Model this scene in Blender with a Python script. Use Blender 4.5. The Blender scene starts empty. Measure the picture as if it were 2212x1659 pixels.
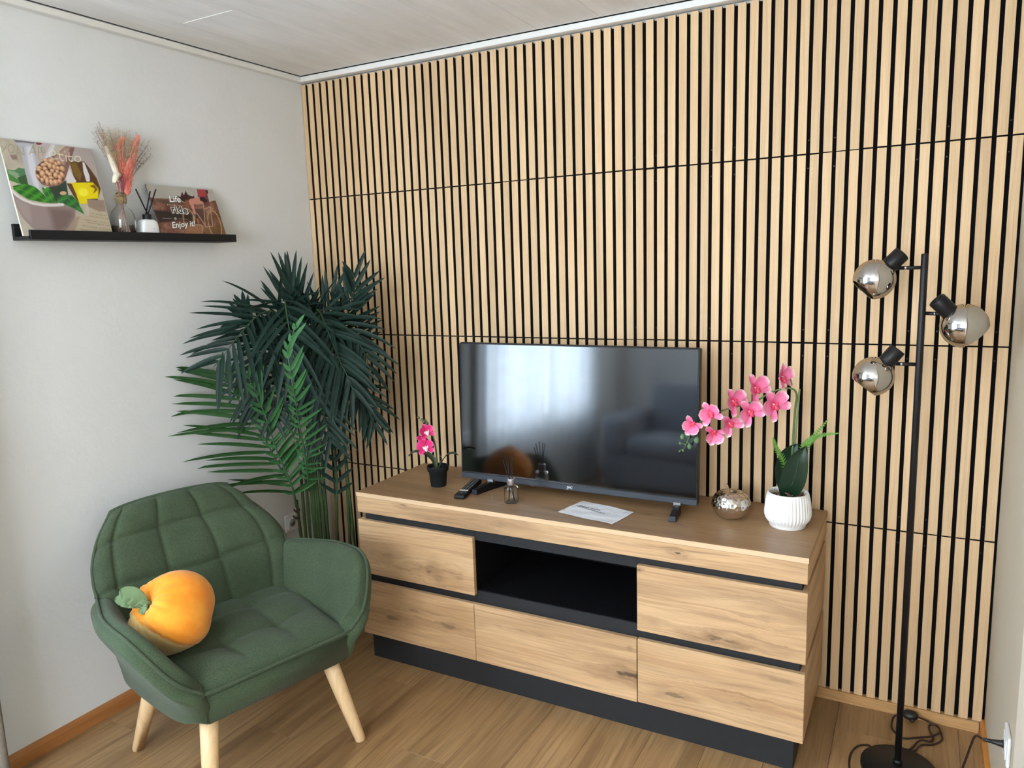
import bpy, bmesh, math, random
import numpy as np
from mathutils import Vector, Matrix, Euler
random.seed(7); rng = np.random.default_rng(7)
PI = math.pi
SC = bpy.context.scene
COL = SC.collection

# ------------------------------------------------------------------ camera
cam_d = bpy.data.cameras.new('camera'); cam = bpy.data.objects.new('camera', cam_d); COL.objects.link(cam)
yaw, pit, rol = 0.5010, -0.1574, -0.0318
fw = Vector((-math.sin(yaw)*math.cos(pit), math.cos(yaw)*math.cos(pit), math.sin(pit)))
r0 = Vector((math.cos(yaw), math.sin(yaw), 0)); u0 = r0.cross(fw)
rt = r0*math.cos(rol)+u0*math.sin(rol); up = -r0*math.sin(rol)+u0*math.cos(rol)
cam.matrix_world = Matrix(((rt.x, up.x, -fw.x, 2.5497), (rt.y, up.y, -fw.y, -2.7351), (rt.z, up.z, -fw.z, 1.584), (0, 0, 0, 1)))
cam_d.sensor_fit = 'HORIZONTAL'; cam_d.sensor_width = 36; cam_d.lens = 36*1627.62/2212
cam_d.clip_start = .05
SC.camera = cam

# ------------------------------------------------------------------ light
SC.view_settings.view_transform = 'Standard'; SC.view_settings.look = 'None'
SC.view_settings.gamma = 1; SC.view_settings.use_curve_mapping = False
SC.view_settings.exposure = 0.04
W = bpy.data.worlds.new('sky'); SC.world = W; W.use_nodes = True
W.node_tree.nodes['Background'].inputs[0].default_value = (.80, .90, 1, 1)
W.node_tree.nodes['Background'].inputs[1].default_value = 1.0

def area(name, loc, direction, sx, sy, power, color):
    l = bpy.data.lights.new(name, 'AREA'); l.shape = 'RECTANGLE'; l.size = sx; l.size_y = sy
    l.energy = power; l.color = color
    o = bpy.data.objects.new(name, l); COL.objects.link(o); o.location = loc
    o.rotation_euler = Vector(direction).to_track_quat('-Z', 'Y').to_euler()
    return o
# daylight through the two windows of the room (one in the left wall, one behind the camera)
area('window_daylight', (-.10, -2.85, 1.45), (1, 0, 0), 1.64, 2.1, 270, (.76, .88, 1.0))
area('window_daylight', (1.90, -4.68, 1.68), (0, 1, 0), 1.4, 1.26, 112, (.90, .96, 1.0))

# ------------------------------------------------------------------ materials
def lin(r, g, b):
    f = lambda c: ((c/255+.055)/1.055)**2.4 if c > 10 else c/255/12.92
    return (f(r), f(g), f(b), 1)
class NT:
    def __init__(s, name):
        s.m = bpy.data.materials.new(name); s.m.use_nodes = True; s.t = s.m.node_tree
        s.n = s.t.nodes; s.l = s.t.links; s.b = s.n['Principled BSDF']
    def node(s, typ, **kw):
        x = s.n.new(typ)
        for k, v in kw.items(): setattr(x, k, v)
        return x
    def link(s, a, b): s.l.new(a, b)
    def put(s, sock, v):
        if isinstance(v, bpy.types.NodeSocket): s.l.new(v, sock)
        else: sock.default_value = v
    def math(s, op, a, b=0., c=0., clamp=False):
        x = s.node('ShaderNodeMath', operation=op); x.use_clamp = clamp
        s.put(x.inputs[0], a); s.put(x.inputs[1], b)
        if op in ('MULTIPLY_ADD', 'SMOOTH_MIN'): s.put(x.inputs[2], c)
        return x.outputs[0]
    def mix(s, f, a, b, blend='MIX'):
        x = s.node('ShaderNodeMix', data_type='RGBA', blend_type=blend)
        s.put(x.inputs[0], f); s.put(x.inputs[6], a); s.put(x.inputs[7], b); return x.outputs[2]
    def noise(s, vec, scale, detail=2, rough=.5, dist=0):
        x = s.node('ShaderNodeTexNoise'); s.put(x.inputs['Vector'], vec)
        x.inputs['Scale'].default_value = scale; x.inputs['Detail'].default_value = detail
        x.inputs['Roughness'].default_value = rough; x.inputs['Distortion'].default_value = dist
        return x.outputs[0]
    def obj(s): return s.node('ShaderNodeTexCoord').outputs['Object']
    def xyz(s, v):
        x = s.node('ShaderNodeSeparateXYZ'); s.put(x.inputs[0], v); return x.outputs
    def comb(s, a, b, c):
        x = s.node('ShaderNodeCombineXYZ')
        for i, v in enumerate((a, b, c)): s.put(x.inputs[i], v)
        return x.outputs[0]
    def maprange(s, v, a, b, c, d, smooth=False):
        x = s.node('ShaderNodeMapRange'); x.interpolation_type = 'SMOOTHSTEP' if smooth else 'LINEAR'
        s.put(x.inputs[0], v)
        for i, k in enumerate((a, b, c, d)): x.inputs[i+1].default_value = k
        return x.outputs[0]
    def bump(s, h, strength=.3, dist=.002):
        x = s.node('ShaderNodeBump'); x.inputs['Strength'].default_value = strength
        x.inputs['Distance'].default_value = dist; s.put(x.inputs['Height'], h)
        s.l.new(x.outputs[0], s.b.inputs['Normal'])
    def pb(s, **kw):
        names = dict(color='Base Color', rough='Roughness', metal='Metallic', spec='Specular IOR Level',
                     trans='Transmission Weight', ior='IOR', coat='Coat Weight', crough='Coat Roughness',
                     sheen='Sheen Weight', sss='Subsurface Weight', alpha='Alpha')
        for k, v in kw.items(): s.put(s.b.inputs[names[k]], v)
        return s.m

def plain(name, color, rough=.5, metal=0, var=.06, scale=30, bump=0, bscale=200, spec=.5, **kw):
    t = NT(name); o = t.obj()
    n = t.noise(o, scale, 3)
    f = t.maprange(n, .3, .7, 1-var, 1+var)
    c = t.node('ShaderNodeVectorMath', operation='SCALE'); c.inputs[0].default_value = color[:3]; t.put(c.inputs['Scale'], f)
    t.pb(color=c.outputs[0], rough=rough, metal=metal, spec=spec, **kw)
    if bump: t.bump(t.noise(o, bscale, 3), bump, .001)
    return t.m

def wood(name, light, mid, dark, axis='x', s_long=1.6, s_cross=16, fibre=170, knots=(), seed=0., rnd=False,
         rough=.45, contrast=1., bump=.12, tint=None):
    """oak: grain along axis; knots = (u, v, su, sv, strength) in panel coordinates (u along, v across)"""
    t = NT(name); o = t.obj()
    x, y, z = t.xyz(o)[0:3]
    if axis == 'x': U, V, Q = x, z, y
    elif axis == 'xt': U, V, Q = x, y, z
    elif axis == 'y': U, V, Q = y, x, z
    elif axis == 'ys': U, V, Q = y, z, x
    else: U, V, Q = z, x, y
    U = t.math('ADD', U, seed*3.1); V0 = V
    Vd = V; halo = None; core = None
    for (ku, kv, su, sv, st) in knots:
        su *= 1.25; sv *= 1.35
        du = t.math('DIVIDE', t.math('SUBTRACT', U, ku+seed*3.1), su)
        dv = t.math('DIVIDE', t.math('SUBTRACT', V0, kv), sv)
        kn = t.noise(t.comb(t.math('MULTIPLY', U, 14), t.math('MULTIPLY', V0, 45), ku*9+kv), 1., 3, .6)
        r = t.math('SQRT', t.math('ADD', t.math('MULTIPLY', du, du), t.math('MULTIPLY', dv, dv)))
        r = t.math('ADD', r, t.math('MULTIPLY', t.math('SUBTRACT', kn, .5), 1.1))
        r = t.math('MAXIMUM', r, 0.)
        m = t.maprange(r, 0, 1, 1, 0, True)
        push = t.math('MULTIPLY', t.math('MULTIPLY', m, dv), -sv*.75)
        Vd = t.math('ADD', Vd, push)
        h = t.math('MULTIPLY', m, st)
        halo = h if halo is None else t.math('MAXIMUM', halo, h)
        c = t.math('MULTIPLY', t.maprange(r, .0, .17, 1, 0, True), st)
        core = c if core is None else t.math('MAXIMUM', core, c)
    if rnd:
        ri = t.node('ShaderNodeObjectInfo').outputs['Random']
        Q = t.math('MULTIPLY_ADD', ri, 37., Q); U = t.math('MULTIPLY_ADD', ri, 91., U)
    warp = t.noise(t.comb(t.math('MULTIPLY', U, 1.0), t.math('MULTIPLY', Vd, 3.0), Q), 1.3, 2)
    Vw = t.math('ADD', Vd, t.math('MULTIPLY', t.math('SUBTRACT', warp, .5), .06))
    P = t.comb(t.math('MULTIPLY', U, s_long), t.math('MULTIPLY', Vw, s_cross), Q)
    big = t.noise(P, 1.0, 4, .55)
    P2 = t.comb(t.math('MULTIPLY', U, 5), t.math('MULTIPLY', Vw, fibre), Q)
    fib = t.noise(P2, 1.0, 3, .6)
    P3 = t.comb(t.math('MULTIPLY', U, 2.2), t.math('MULTIPLY', Vw, fibre*.55), Q)
    lines = t.noise(P3, 1.0, 4, .6)
    f = t.maprange(big, .30, .70, 0, 1)
    col = t.mix(f, mid, light)
    dk = t.noise(t.comb(t.math('MULTIPLY', U, 1.1), t.math('MULTIPLY', Vw, 9), t.math('ADD', Q, 5.)), 1.0, 3)
    col = t.mix(t.math('MULTIPLY', t.maprange(dk, .50, .72, 0, 1), .60*contrast), col, dark)
    col = t.mix(t.math('MULTIPLY', t.maprange(lines, .52, .70, 0, 1), .50*contrast), col, dark)
    g = t.maprange(fib, .3, .72, 1.07, 1-.22*contrast)
    sc = t.node('ShaderNodeVectorMath', operation='SCALE'); t.put(sc.inputs[0], col); t.put(sc.inputs['Scale'], g)
    col = sc.outputs[0]
    if rnd:
        v2 = t.maprange(t.math('FRACT', t.math('MULTIPLY', ri, 7.31)), 0, 1, .90, 1.06)
        sc = t.node('ShaderNodeVectorMath', operation='SCALE'); t.put(sc.inputs[0], col); t.put(sc.inputs['Scale'], v2)
        col = sc.outputs[0]
    if halo is not None:
        n = t.noise(t.comb(t.math('MULTIPLY', U, 12), t.math('MULTIPLY', Vd, 60), Q), 1., 3)
        hf = t.math('MULTIPLY', halo, t.maprange(n, .33, .62, .30, 1), clamp=True)
        col = t.mix(t.math('MULTIPLY', hf, .85), col, dark)
        col = t.mix(t.math('MULTIPLY', core, .85, clamp=True), col, (.035, .025, .02, 1))
    t.pb(color=col, rough=rough)
    if bump: t.bump(t.math('ADD', fib, t.math('MULTIPLY', lines, .5)), bump, .0008)
    return t.m

# ------------------------------------------------------------------ mesh helpers
def link(name, me, mat=None, parent=None, smooth=False, loc=None, rot=None):
    o = bpy.data.objects.new(name, me); COL.objects.link(o)
    if mat is not None and not me.materials: me.materials.append(mat)
    if parent is not None: o.parent = parent
    if loc is not None: o.location = loc
    if rot is not None: o.rotation_euler = rot
    if smooth: me.polygons.foreach_set('use_smooth', [True]*len(me.polygons)); me.update()
    return o
def tag(o, label, cat, group=None, kind=None):
    o['label'] = label; o['category'] = cat
    if group: o['group'] = group
    if kind: o['kind'] = kind
    return o
def empty(name, loc, rot=(0, 0, 0)):
    o = bpy.data.objects.new(name, None); COL.objects.link(o); o.location = loc; o.rotation_euler = rot
    o.empty_display_size = .05
    return o
def struct(o): o['kind'] = 'structure'; return o
def mesh(v, f, name='m'):
    me = bpy.data.meshes.new(name); me.from_pydata([tuple(p) for p in v], [], f); me.update(); return me
class MB:
    def __init__(s): s.v = []; s.f = []
    def add(s, v, f):
        k = len(s.v); s.v += [tuple(p) for p in v]; s.f += [tuple(i+k for i in q) for q in f]; return s
    def box(s, x0, x1, y0, y1, z0, z1):
        v = [(x, y, z) for x in (x0, x1) for y in (y0, y1) for z in (z0, z1)]
        return s.add(v, [(0, 1, 3, 2), (4, 6, 7, 5), (0, 4, 5, 1), (2, 3, 7, 6), (0, 2, 6, 4), (1, 5, 7, 3)])
    def tube(s, pts, r, seg=8, cap=True, flat=None):
        pts = [Vector(p) for p in pts]; n = len(pts)
        rr = r if isinstance(r, (list, tuple)) else [r]*n
        T = [(pts[min(i+1, n-1)]-pts[max(i-1, 0)]).normalized() for i in range(n)]
        a = T[0].orthogonal().normalized(); V = []; F = []
        for i in range(n):
            a = (a-T[i]*a.dot(T[i]))
            a = a.normalized() if a.length > 1e-6 else T[i].orthogonal().normalized()
            b = T[i].cross(a)
            for k in range(seg):
                th = 2*PI*k/seg; V.append(pts[i]+(a*math.cos(th)+b*math.sin(th))*rr[i])
        for i in range(n-1):
            for k in range(seg):
                k2 = (k+1) % seg
                F.append((i*seg+k, i*seg+k2, (i+1)*seg+k2, (i+1)*seg+k))
        if cap: F.append(tuple(range(seg))[::-1]); F.append(tuple((n-1)*seg+k for k in range(seg)))
        return s.add(V, F)
    def lathe(s, prof, seg=40, fn=None, c=(0, 0, 0)):
        V = []; F = []; n = len(prof)
        for (r, z) in prof:
            for k in range(seg):
                th = 2*PI*k/seg; q = fn(r, z, th) if fn else (r, z)
                V.append((c[0]+q[0]*math.cos(th), c[1]+q[0]*math.sin(th), c[2]+q[1]))
        for i in range(n-1):
            for k in range(seg):
                k2 = (k+1) % seg; F.append((i*seg+k, i*seg+k2, (i+1)*seg+k2, (i+1)*seg+k))
        F.append(tuple(range(seg))[::-1]); F.append(tuple((n-1)*seg+k for k in range(seg)))
        return s.add(V, F)
    def grid(s, fn, nu, nv, closed=False):
        V = [fn(i/nu, j/nv) for i in range(nu+1) for j in range(nv+1)]
        F = [(i*(nv+1)+j, (i+1)*(nv+1)+j, (i+1)*(nv+1)+j+1, i*(nv+1)+j+1) for i in range(nu) for j in range(nv)]
        return s.add(V, F)
    def xf(s, M, k=0): s.v[k:] = [tuple(M @ Vector(p)) for p in s.v[k:]]; return s
    def me(s): return mesh(s.v, s.f)
    def obj(s, name, mat, parent=None, smooth=False, **kw): return link(name, s.me(), mat, parent, smooth, **kw)
def bevel(o, w=.002, seg=2, ang=35):
    m = o.modifiers.new('bevel', 'BEVEL'); m.width = w; m.segments = seg; m.limit_method = 'ANGLE'; m.angle_limit = math.radians(ang)
    m.harden_normals = False
    return o
def box(name, x0, x1, y0, y1, z0, z1, mat, parent=None, bw=.0015):
    """box with its origin at its centre (grain coordinates start there)"""
    c = ((x0+x1)/2, (y0+y1)/2, (z0+z1)/2)
    o = MB().box(x0-c[0], x1-c[0], y0-c[1], y1-c[1], z0-c[2], z1-c[2]).obj(name, mat, parent, loc=c)
    if bw: bevel(o, bw, 1)
    return o
def cbox_me(dx, dy, dz, c):
    bm = bmesh.new(); bmesh.ops.create_cube(bm, size=1)
    for v in bm.verts: v.co = (v.co.x*dx, v.co.y*dy, v.co.z*dz)
    bmesh.ops.bevel(bm, geom=bm.edges[:], offset=c, segments=1, affect='EDGES')
    me = bpy.data.meshes.new('m'); bm.to_mesh(me); bm.free(); return me
def spline(pts, n):
    """Catmull-Rom through pts, n samples"""
    P = [Vector(p) for p in pts]; P = [P[0]*2-P[1]]+P+[P[-1]*2-P[-2]]; out = []
    m = len(P)-3
    for i in range(n):
        t = i/(n-1)*m; k = min(int(t), m-1); t -= k
        a, b, c, d = P[k:k+4]
        out.append(.5*((2*b)+(c-a)*t+(2*a-5*b+4*c-d)*t*t+(3*b-a-3*c+d)*t**3))
    return out
def text_me(body, size, extrude=.0002, shear=0, offset=0, space=1.0):
    cu = bpy.data.curves.new('t', 'FONT'); cu.body = body; cu.size = size; cu.extrude = extrude; cu.shear = shear
    cu.offset = offset; cu.align_x = 'CENTER'; cu.resolution_u = 3; cu.space_character = space
    o = bpy.data.objects.new('t', cu); COL.objects.link(o)
    bpy.context.view_layer.update()
    dg = bpy.context.evaluated_depsgraph_get()
    me = bpy.data.meshes.new_from_object(o.evaluated_get(dg)); bpy.data.objects.remove(o); bpy.data.curves.remove(cu)
    return me
def pillow(fn, T, nu, nv, p=8, front=None, back=True, q=.5):
    """closed rounded slab round the surface fn(a,b)->Vector, a,b in -1..1"""
    A = [math.sin(PI/2*(2*i/nu-1)) for i in range(nu+1)]; B = [math.sin(PI/2*(2*j/nv-1)) for j in range(nv+1)]
    V = []; F = []; idF = {}; idB = {}
    for i, a in enumerate(A):
        for j, b in enumerate(B):
            P = Vector(fn(a, b)); e = 1e-3
            du = Vector(fn(min(a+e, 1), b))-Vector(fn(max(a-e, -1), b)); dv = Vector(fn(a, min(b+e, 1)))-Vector(fn(a, max(b-e, -1)))
            N = du.cross(dv).normalized()
            t = T*max(0, (1-abs(a)**p)*(1-abs(b)**p))**q
            edge = i in (0, nu) or j in (0, nv)
            d = front(a, b) if front and not edge else 0
            idF[i, j] = len(V); V.append(P+N*(t-d))
            if edge: idB[i, j] = idF[i, j]
            else: idB[i, j] = len(V); V.append(P-N*t)
    for i in range(nu):
        for j in range(nv):
            F.append((idF[i, j], idF[i+1, j], idF[i+1, j+1], idF[i, j+1]))
            F.append((idB[i, j], idB[i, j+1], idB[i+1, j+1], idB[i+1, j]))
    return MB().add(V, F)
# ------------------------------------------------------------------ the room
H = 2.452; XR = 2.795; YF = -4.60
def plaster(name, col, strength=.36):
    t = NT(name); o = t.obj()
    n = t.noise(o, 3.0, 4, .6); f = t.noise(o, 60, 3, .6); g = t.noise(o, 14, 4, .6)
    c = t.mix(t.maprange(n, .35, .65, 0, 1), tuple(k*.97 for k in col[:3])+(1,), col)
    t.pb(color=c, rough=.75, spec=.3)
    t.bump(t.math('ADD', t.math('MULTIPLY', f, .25), g), strength, .004)
    return t.m
m_wall = plaster('white_plaster', (.725, .742, .75, 1))
m_wallr = plaster('cream_paint', (.62, .545, .42, 1), .15)
m_dark = plain('black_felt', (.006, .006, .007, 1), .95, var=.2, scale=400, bump=.3, bscale=900, spec=.1)
m_black = plain('shadow_gap_black', (.004, .004, .004, 1), .9)
m_trim = plain('white_trim', (.78, .78, .76, 1), .4, var=.02)
m_slat = wood('slat_oak', lin(224, 192, 150), lin(215, 181, 139), lin(184, 147, 104), 'z', s_long=1.2, s_cross=40, fibre=260, rnd=True, contrast=.55, rough=.6, bump=.06)
m_floor = wood('floor_oak', lin(174, 139, 97), lin(153, 118, 78), lin(100, 70, 42), 'y', s_long=1.8, s_cross=22, fibre=120, rnd=True, contrast=1.05, rough=.42, bump=.08)
m_base_b = wood('baseboard_oak', lin(214, 172, 118), lin(200, 154, 102), lin(160, 116, 72), 'x', s_cross=40, fibre=200, rough=.4)
m_base_l = wood('baseboard_brown', lin(176, 120, 70), lin(162, 106, 58), lin(138, 84, 42), 'ys', s_cross=18, fibre=90, contrast=.35, rough=.35, bump=.03)
m_base_r = wood('baseboard_orange', lin(200, 135, 62), lin(188, 120, 50), lin(160, 96, 38), 'ys', s_cross=18, fibre=90, contrast=.35, rough=.3, bump=.03)

# floor with planks
fl = struct(MB().box(-.4, 3.0, -4.9, .2, -.06, -.0118).obj('floor', plain('floor_joint', (.05, .035, .02, 1), .9)))
pw, plen = .182, 1.28
pm = cbox_me(pw-.0007, plen-.0007, .012, .0006)
for i in range(16):
    off = [0, .47, .93, .21, .66, 1.07, .33, .8][i % 8]
    for j in range(5):
        y1 = .03+off-(j)*plen
        y0 = y1-plen
        if y0 > .02: continue
        x = -.01+pw*(i+.5)
        if x+pw/2 > 2.86+.1: continue
        if y1 > .03:
            y1 = .03
            me = cbox_me(pw-.0007, y1-y0-.0007, .012, .0006)
        else: me = pm
        link('plank', me, m_floor, fl, loc=(x, (y0+y1)/2, -.006))

# back wall with felt panels and oak slats
wb = struct(MB().box(-.2, 2.95, .024, .18, 0, H+.1).obj('wall_back', m_wall))
m_core = plain('dark_fibreboard', (.012, .010, .010, 1), .9)
J = [1.913, 1.2861, .6593]; ZB = .0352; ZT = 2.4225
rows = [(J[0], ZT), (J[1], J[0]), (J[2], J[1]), (ZB, J[2])]
link('felt_backing', MB().box(.0, XR, .0115, .0235, ZB+.002, ZT-.004).me(), m_dark, wb)
colj = {}
for r_, (za, zb_) in enumerate(rows):
    for k in range(1, 71):
        x0 = (k-1)*.04-.0010; x1 = k*.04-.0134
        if k == 1: x0 = .002
        blk = (k+r_*3)//15
        ja = colj.setdefault((r_+1, blk), random.uniform(-.0012, .0012)) if r_ < 3 else 0
        jb = colj.setdefault((r_, blk), random.uniform(-.0012, .0012)) if r_ > 0 else random.uniform(-.001, .001)
        a = za+(.0024 if r_ < 3 else 0)+ja; b = zb_-(.0024 if r_ > 0 else 0)+jb
        key = ('s', r_, round(x1-x0, 4), blk)
        me = colj.get(key)
        if me is None or r_ == 0: me = colj[key] = cbox_me(x1-x0, .0115, b-a, .0007)
        if len(me.materials) < 2:
            me.materials.append(m_slat); me.materials.append(m_core)
            for pf in me.polygons: pf.material_index = 1 if max(abs(pf.normal.x), abs(pf.normal.z)) > .95 else 0
        link('slat', me, None, wb, loc=((x0+x1)/2, .00575, (a+b)/2))
m_screw = plain('dark_screw', (.03, .03, .03, 1), .35, metal=.8)
sm_ = MB().lathe([(.0035, 0), (.0035, .0012), (.002, .002)], 10).xf(Matrix.Rotation(PI/2, 4, 'X')).me()
for k in (40, 42, 47, 49, 55, 57, 63, 65, 69):
    for zz in (J[0]+.045, J[0]-.045, J[1]+.045, J[1]-.045, J[2]+.045, J[2]-.045):
        link('screw', sm_, m_screw, wb, loc=(k*.04-.0072, .0112, zz))

# left wall with window opening
wl = struct(MB().box(-.18, 0, -1.72, .2, 0, H+.1).box(-.18, 0, -4.75, -3.94, 0, H+.1)
            .box(-.18, 0, -3.94, -1.72, 0, .58).box(-.18, 0, -3.94, -1.72, 2.30, H+.1).obj('wall_left', m_wall))
wr = struct(MB().box(XR, XR+.15, -4.75, .2, 0, H+.1).obj('wall_right', m_wallr))
wf = struct(MB().box(-.18, 1.15, YF-.15, YF, 0, H+.1).box(2.65, 2.95, YF-.15, YF, 0, H+.1)
            .box(1.15, 2.65, YF-.15, YF, 0, .95).box(1.15, 2.65, YF-.15, YF, 2.35, H+.1).obj('wall_front', m_wall))
# window frames
def wframe(name, fn):
    m = MB()
    for a in fn: m.box(*a)
    o = m.obj(name, m_trim); bevel(o, .004, 1); return struct(o)
x0, x1 = -.09, -.04
wframe('window_1', [(x0, x1, -3.94, -3.88, .58, 2.30), (x0, x1, -1.78, -1.72, .58, 2.30), (x0, x1, -3.88, -1.78, .58, .64),
                    (x0, x1, -3.88, -1.78, 2.24, 2.30), (x0, x1, -2.90, -2.84, .64, 2.24)])
wframe('window_2', [(1.15, 1.21, YF-.07, YF-.02, .95, 2.35), (2.59, 2.65, YF-.07, YF-.02, .95, 2.35), (1.21, 2.59, YF-.07, YF-.02, .95, 1.01),
                    (1.21, 2.59, YF-.07, YF-.02, 2.29, 2.35), (1.87, 1.93, YF-.07, YF-.02, 1.01, 2.29)])

# ceiling of pale boards
def ceil_mat():
    t = NT('pale_ceiling_board'); o = t.obj(); x, y, z = t.xyz(o)[0:3]
    ri = t.node('ShaderNodeObjectInfo').outputs['Random']
    P = t.comb(t.math('MULTIPLY', x, 7), t.math('MULTIPLY_ADD', y, 1.5, t.math('MULTIPLY', ri, 60)), z)
    n = t.noise(P, 1.3, 4, .6); P2 = t.comb(t.math('MULTIPLY', x, 60), t.math('MULTIPLY', y, 4), ri); g = t.noise(P2, 1., 3)
    c = t.mix(t.maprange(n, .35, .68, 0, 1), (.76, .76, .755, 1), (.86, .865, .87, 1))
    c = t.mix(t.maprange(g, .4, .75, 0, .25), c, (.68, .67, .655, 1))
    return t.pb(color=c, rough=.55, spec=.3)
m_ceil = ceil_mat()
ce = struct(MB().box(-.2, 3.0, -4.9, .2, H+.010, H+.12).obj('ceiling', m_black))  # base coloured black to paint the shadow gap around the boards
cw = .2505
for i in range(12):
    xa = -.022+cw*i; xb = xa+cw-.0014
    xa = max(xa, .034); xb = min(xb, XR-.004)
    if xb-xa < .02: continue
    ys = [-.034, -.8065 if i == 1 else [-1.6, -1.2, -2.1, -1.7][i % 4], -3.3, YF+.01]
    for a, b in zip(ys[:-1], ys[1:]):
        g = .0012
        link('plank', cbox_me(xb-xa, (a-b)-g, .010, .0008), m_ceil, ce, loc=((xa+xb)/2, (a+b)/2, H+.005))
struct(box('trim_1', .001, XR-.001, -.030, -.0005+.011, 2.4275, H-.002, m_trim, None, .0015))
struct(box('trim_2', .001, .030, YF, -.0305, 2.4275, H-.002, m_trim, None, .0015))
# white strip at the end joint of a ceiling board
struct(box('trim_3', .232, .477, -.809, -.804, H-.0015, H, m_trim, None, 0))
# baseboards
def baseboard(name, m, prof, p0, p1):
    """profile (d from wall, z) swept from p0 to p1; wall on the left hand of travel"""
    d = (Vector(p1)-Vector(p0)); L = d.length; d.normalize(); n = Vector((d.y, -d.x, 0))
    V = []; F = []; k = len(prof)
    mid = (Vector(p0)+Vector(p1))/2
    for q in (p0, p1):
        for (a, z) in prof: V.append(Vector(q)-mid+n*a+Vector((0, 0, z)))
    for i in range(k): F.append((i, (i+1) % k, k+(i+1) % k, k+i))
    F.append(tuple(range(k))[::-1]); F.append(tuple(range(k, 2*k)))
    return struct(link(name, mesh(V, F), m, loc=mid))
baseboard('baseboard_back', m_base_b, [(0, 0), (.016, 0), (.016, .030), (.012, .034), (0, .034)], (0, .0235, 0), (XR-.016, .0235, 0)).location.y -= .0
bpy.data.objects['baseboard_back'].scale = (1, 2.2, 1); bpy.data.objects['baseboard_back'].location.y = .0235
baseboard('baseboard_left', m_base_l, [(0, 0), (.013, 0), (.014, .038), (.011, .048), (.005, .053), (0, .054)], (0, -4.55, 0), (0, -.012, 0))
baseboard('baseboard_right', m_base_r, [(0, 0), (.014, 0), (.014, .036), (.006, .044), (0, .045)], (XR, .004, 0), (XR, -1.02, 0))
# door casing on the right wall, close to the camera
m_case = plain('cream_casing', (.80, .74, .62, 1), .4, var=.02)
struct(box('door_1', 2.757, XR-.0005, -1.95, -1.018, 0, 2.30, m_case, None, .006))

# ------------------------------------------------------------------ wall sockets
m_plastic = plain('white_plastic', (.80, .80, .79, 1), .3, var=.01)
m_hole = plain('dark_hole', (.02, .02, .02, 1), .6)
m_metal = plain('steel', (.55, .55, .55, 1), .3, metal=1)
def socket(label, loc, rotz, plug):
    """local: x out of the wall"""
    t = empty('wall_socket', loc, (0, 0, rotz)); tag(t, label, 'socket')
    o = MB().box(0, .009, -.0405, .0405, -.0405, .0405).obj('frame', m_plastic, t); bevel(o, .004, 3)
    o = MB().box(.004, .0112, -.027, .027, -.027, .027).obj('insert', m_plastic, t); bevel(o, .0012, 2)
    pr = [(.0195, .0112), (.0205, .0122), (.0215, .0118), (.0215, .0105), (.0195, .0105)]
    M = Matrix.Rotation(PI/2, 4, 'Y')
    V = []; F = []
    MB().lathe([(.0188, .0113), (.0205, .0128), (.0216, .0126), (.0222, .0112)], 32).xf(M).obj('rim', m_plastic, t, True)
    MB().lathe([(.0001, .0114), (.0189, .0116)], 32).xf(M).obj('well', plain('socket_well', (.52, .52, .51, 1), .5) if not plug else m_plastic, t, True)
    if not plug:
        for s in (-1, 1):
            MB().lathe([(.0001, .0122), (.0024, .0120)], 12).xf(M).xf(Matrix.Translation((0, s*.0095, 0))).obj('pin_hole', m_hole, t)
            MB().box(.0115, .014, -.002, .002, s*.0175-.0015, s*.0175+.0015).obj('earth_clip', m_metal, t)
    return t
socket('white wall socket low on the left wall behind the green armchair', (.0005, -.275, .427), 0, False)
sR = socket('white wall socket on the cream right wall with a black plug in it', (XR-.0005, -.628, .345), PI, True)
m_rubber = plain('black_rubber', (.012, .012, .013, 1), .45, var=.05)
m_cable = plain('dark_brown_cable', (.022, .012, .012, 1), .4, var=.05)
# power plug with its cable (one thing with the lamp flex)
# ------------------------------------------------------------------ sideboard
OL, OM, OD = lin(216, 180, 138), lin(194, 155, 113), lin(120, 89, 64)
m_blackw = plain('black_laminate', (.020, .0215, .024, 1), .55, spec=.3, var=.06, bump=.05, bscale=300)
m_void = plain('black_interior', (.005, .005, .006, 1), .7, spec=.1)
sb = empty('sideboard', (1.441, -.25, 0)); tag(sb, 'long oak and black sideboard under the television', 'sideboard')
def part(name, x0, x1, y0, y1, z0, z1, mat, bw=.0012, parent=None):
    par = parent or sb
    return box(name, x0-1.441, x1-1.441, y0+.25, y1+.25, z0, z1, mat, par, bw)
k_top = [(.42, -.10, .10, .03, .35), (-.28, .06, .09, .02, .6), (-.02, -.13, .10, .02, .5), (.30, -.04, .05, .012, .8), (-.6, .1, .2, .03, .3), (.52, -.15, .05, .012, .6)]
part('top_board', .590, 2.292, -.485, -.012, .6885, .705, wood('oak_top_shaded', lin(168, 134, 98), lin(150, 117, 83), lin(100, 72, 49), 'xt', knots=k_top, seed=.3, rough=.38, fibre=150, contrast=.7))  # top toned darker than the fronts, painting in its weaker light
part('bright_edge_strip', .590, 2.292, -.4858, -.4851, .6886, .7048, wood('oak_edge', lin(226, 196, 160), lin(214, 180, 142), lin(184, 148, 110), 'x', seed=.9, s_cross=40, contrast=.5), 0)  # paler strip added to show the front edge lit against the darkened top
m_ap = wood('oak_apron', OL, OM, OD, 'x', knots=[(.455, .004, .05, .02, .95), (-.62, .022, .06, .015, .5), (-.2, 0, .2, .05, .2)], seed=1.7)
part('apron', .592, 2.290, -.485, -.468, .6225, .6878, m_ap)
def fr(name, x0, x1, z0, z1, knots, seed):
    return part(name, x0, x1, -.485, -.467, z0, z1, wood('oak_front', OL, OM, OD, 'x', knots=knots, seed=seed, s_cross=13, contrast=.9))
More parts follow.
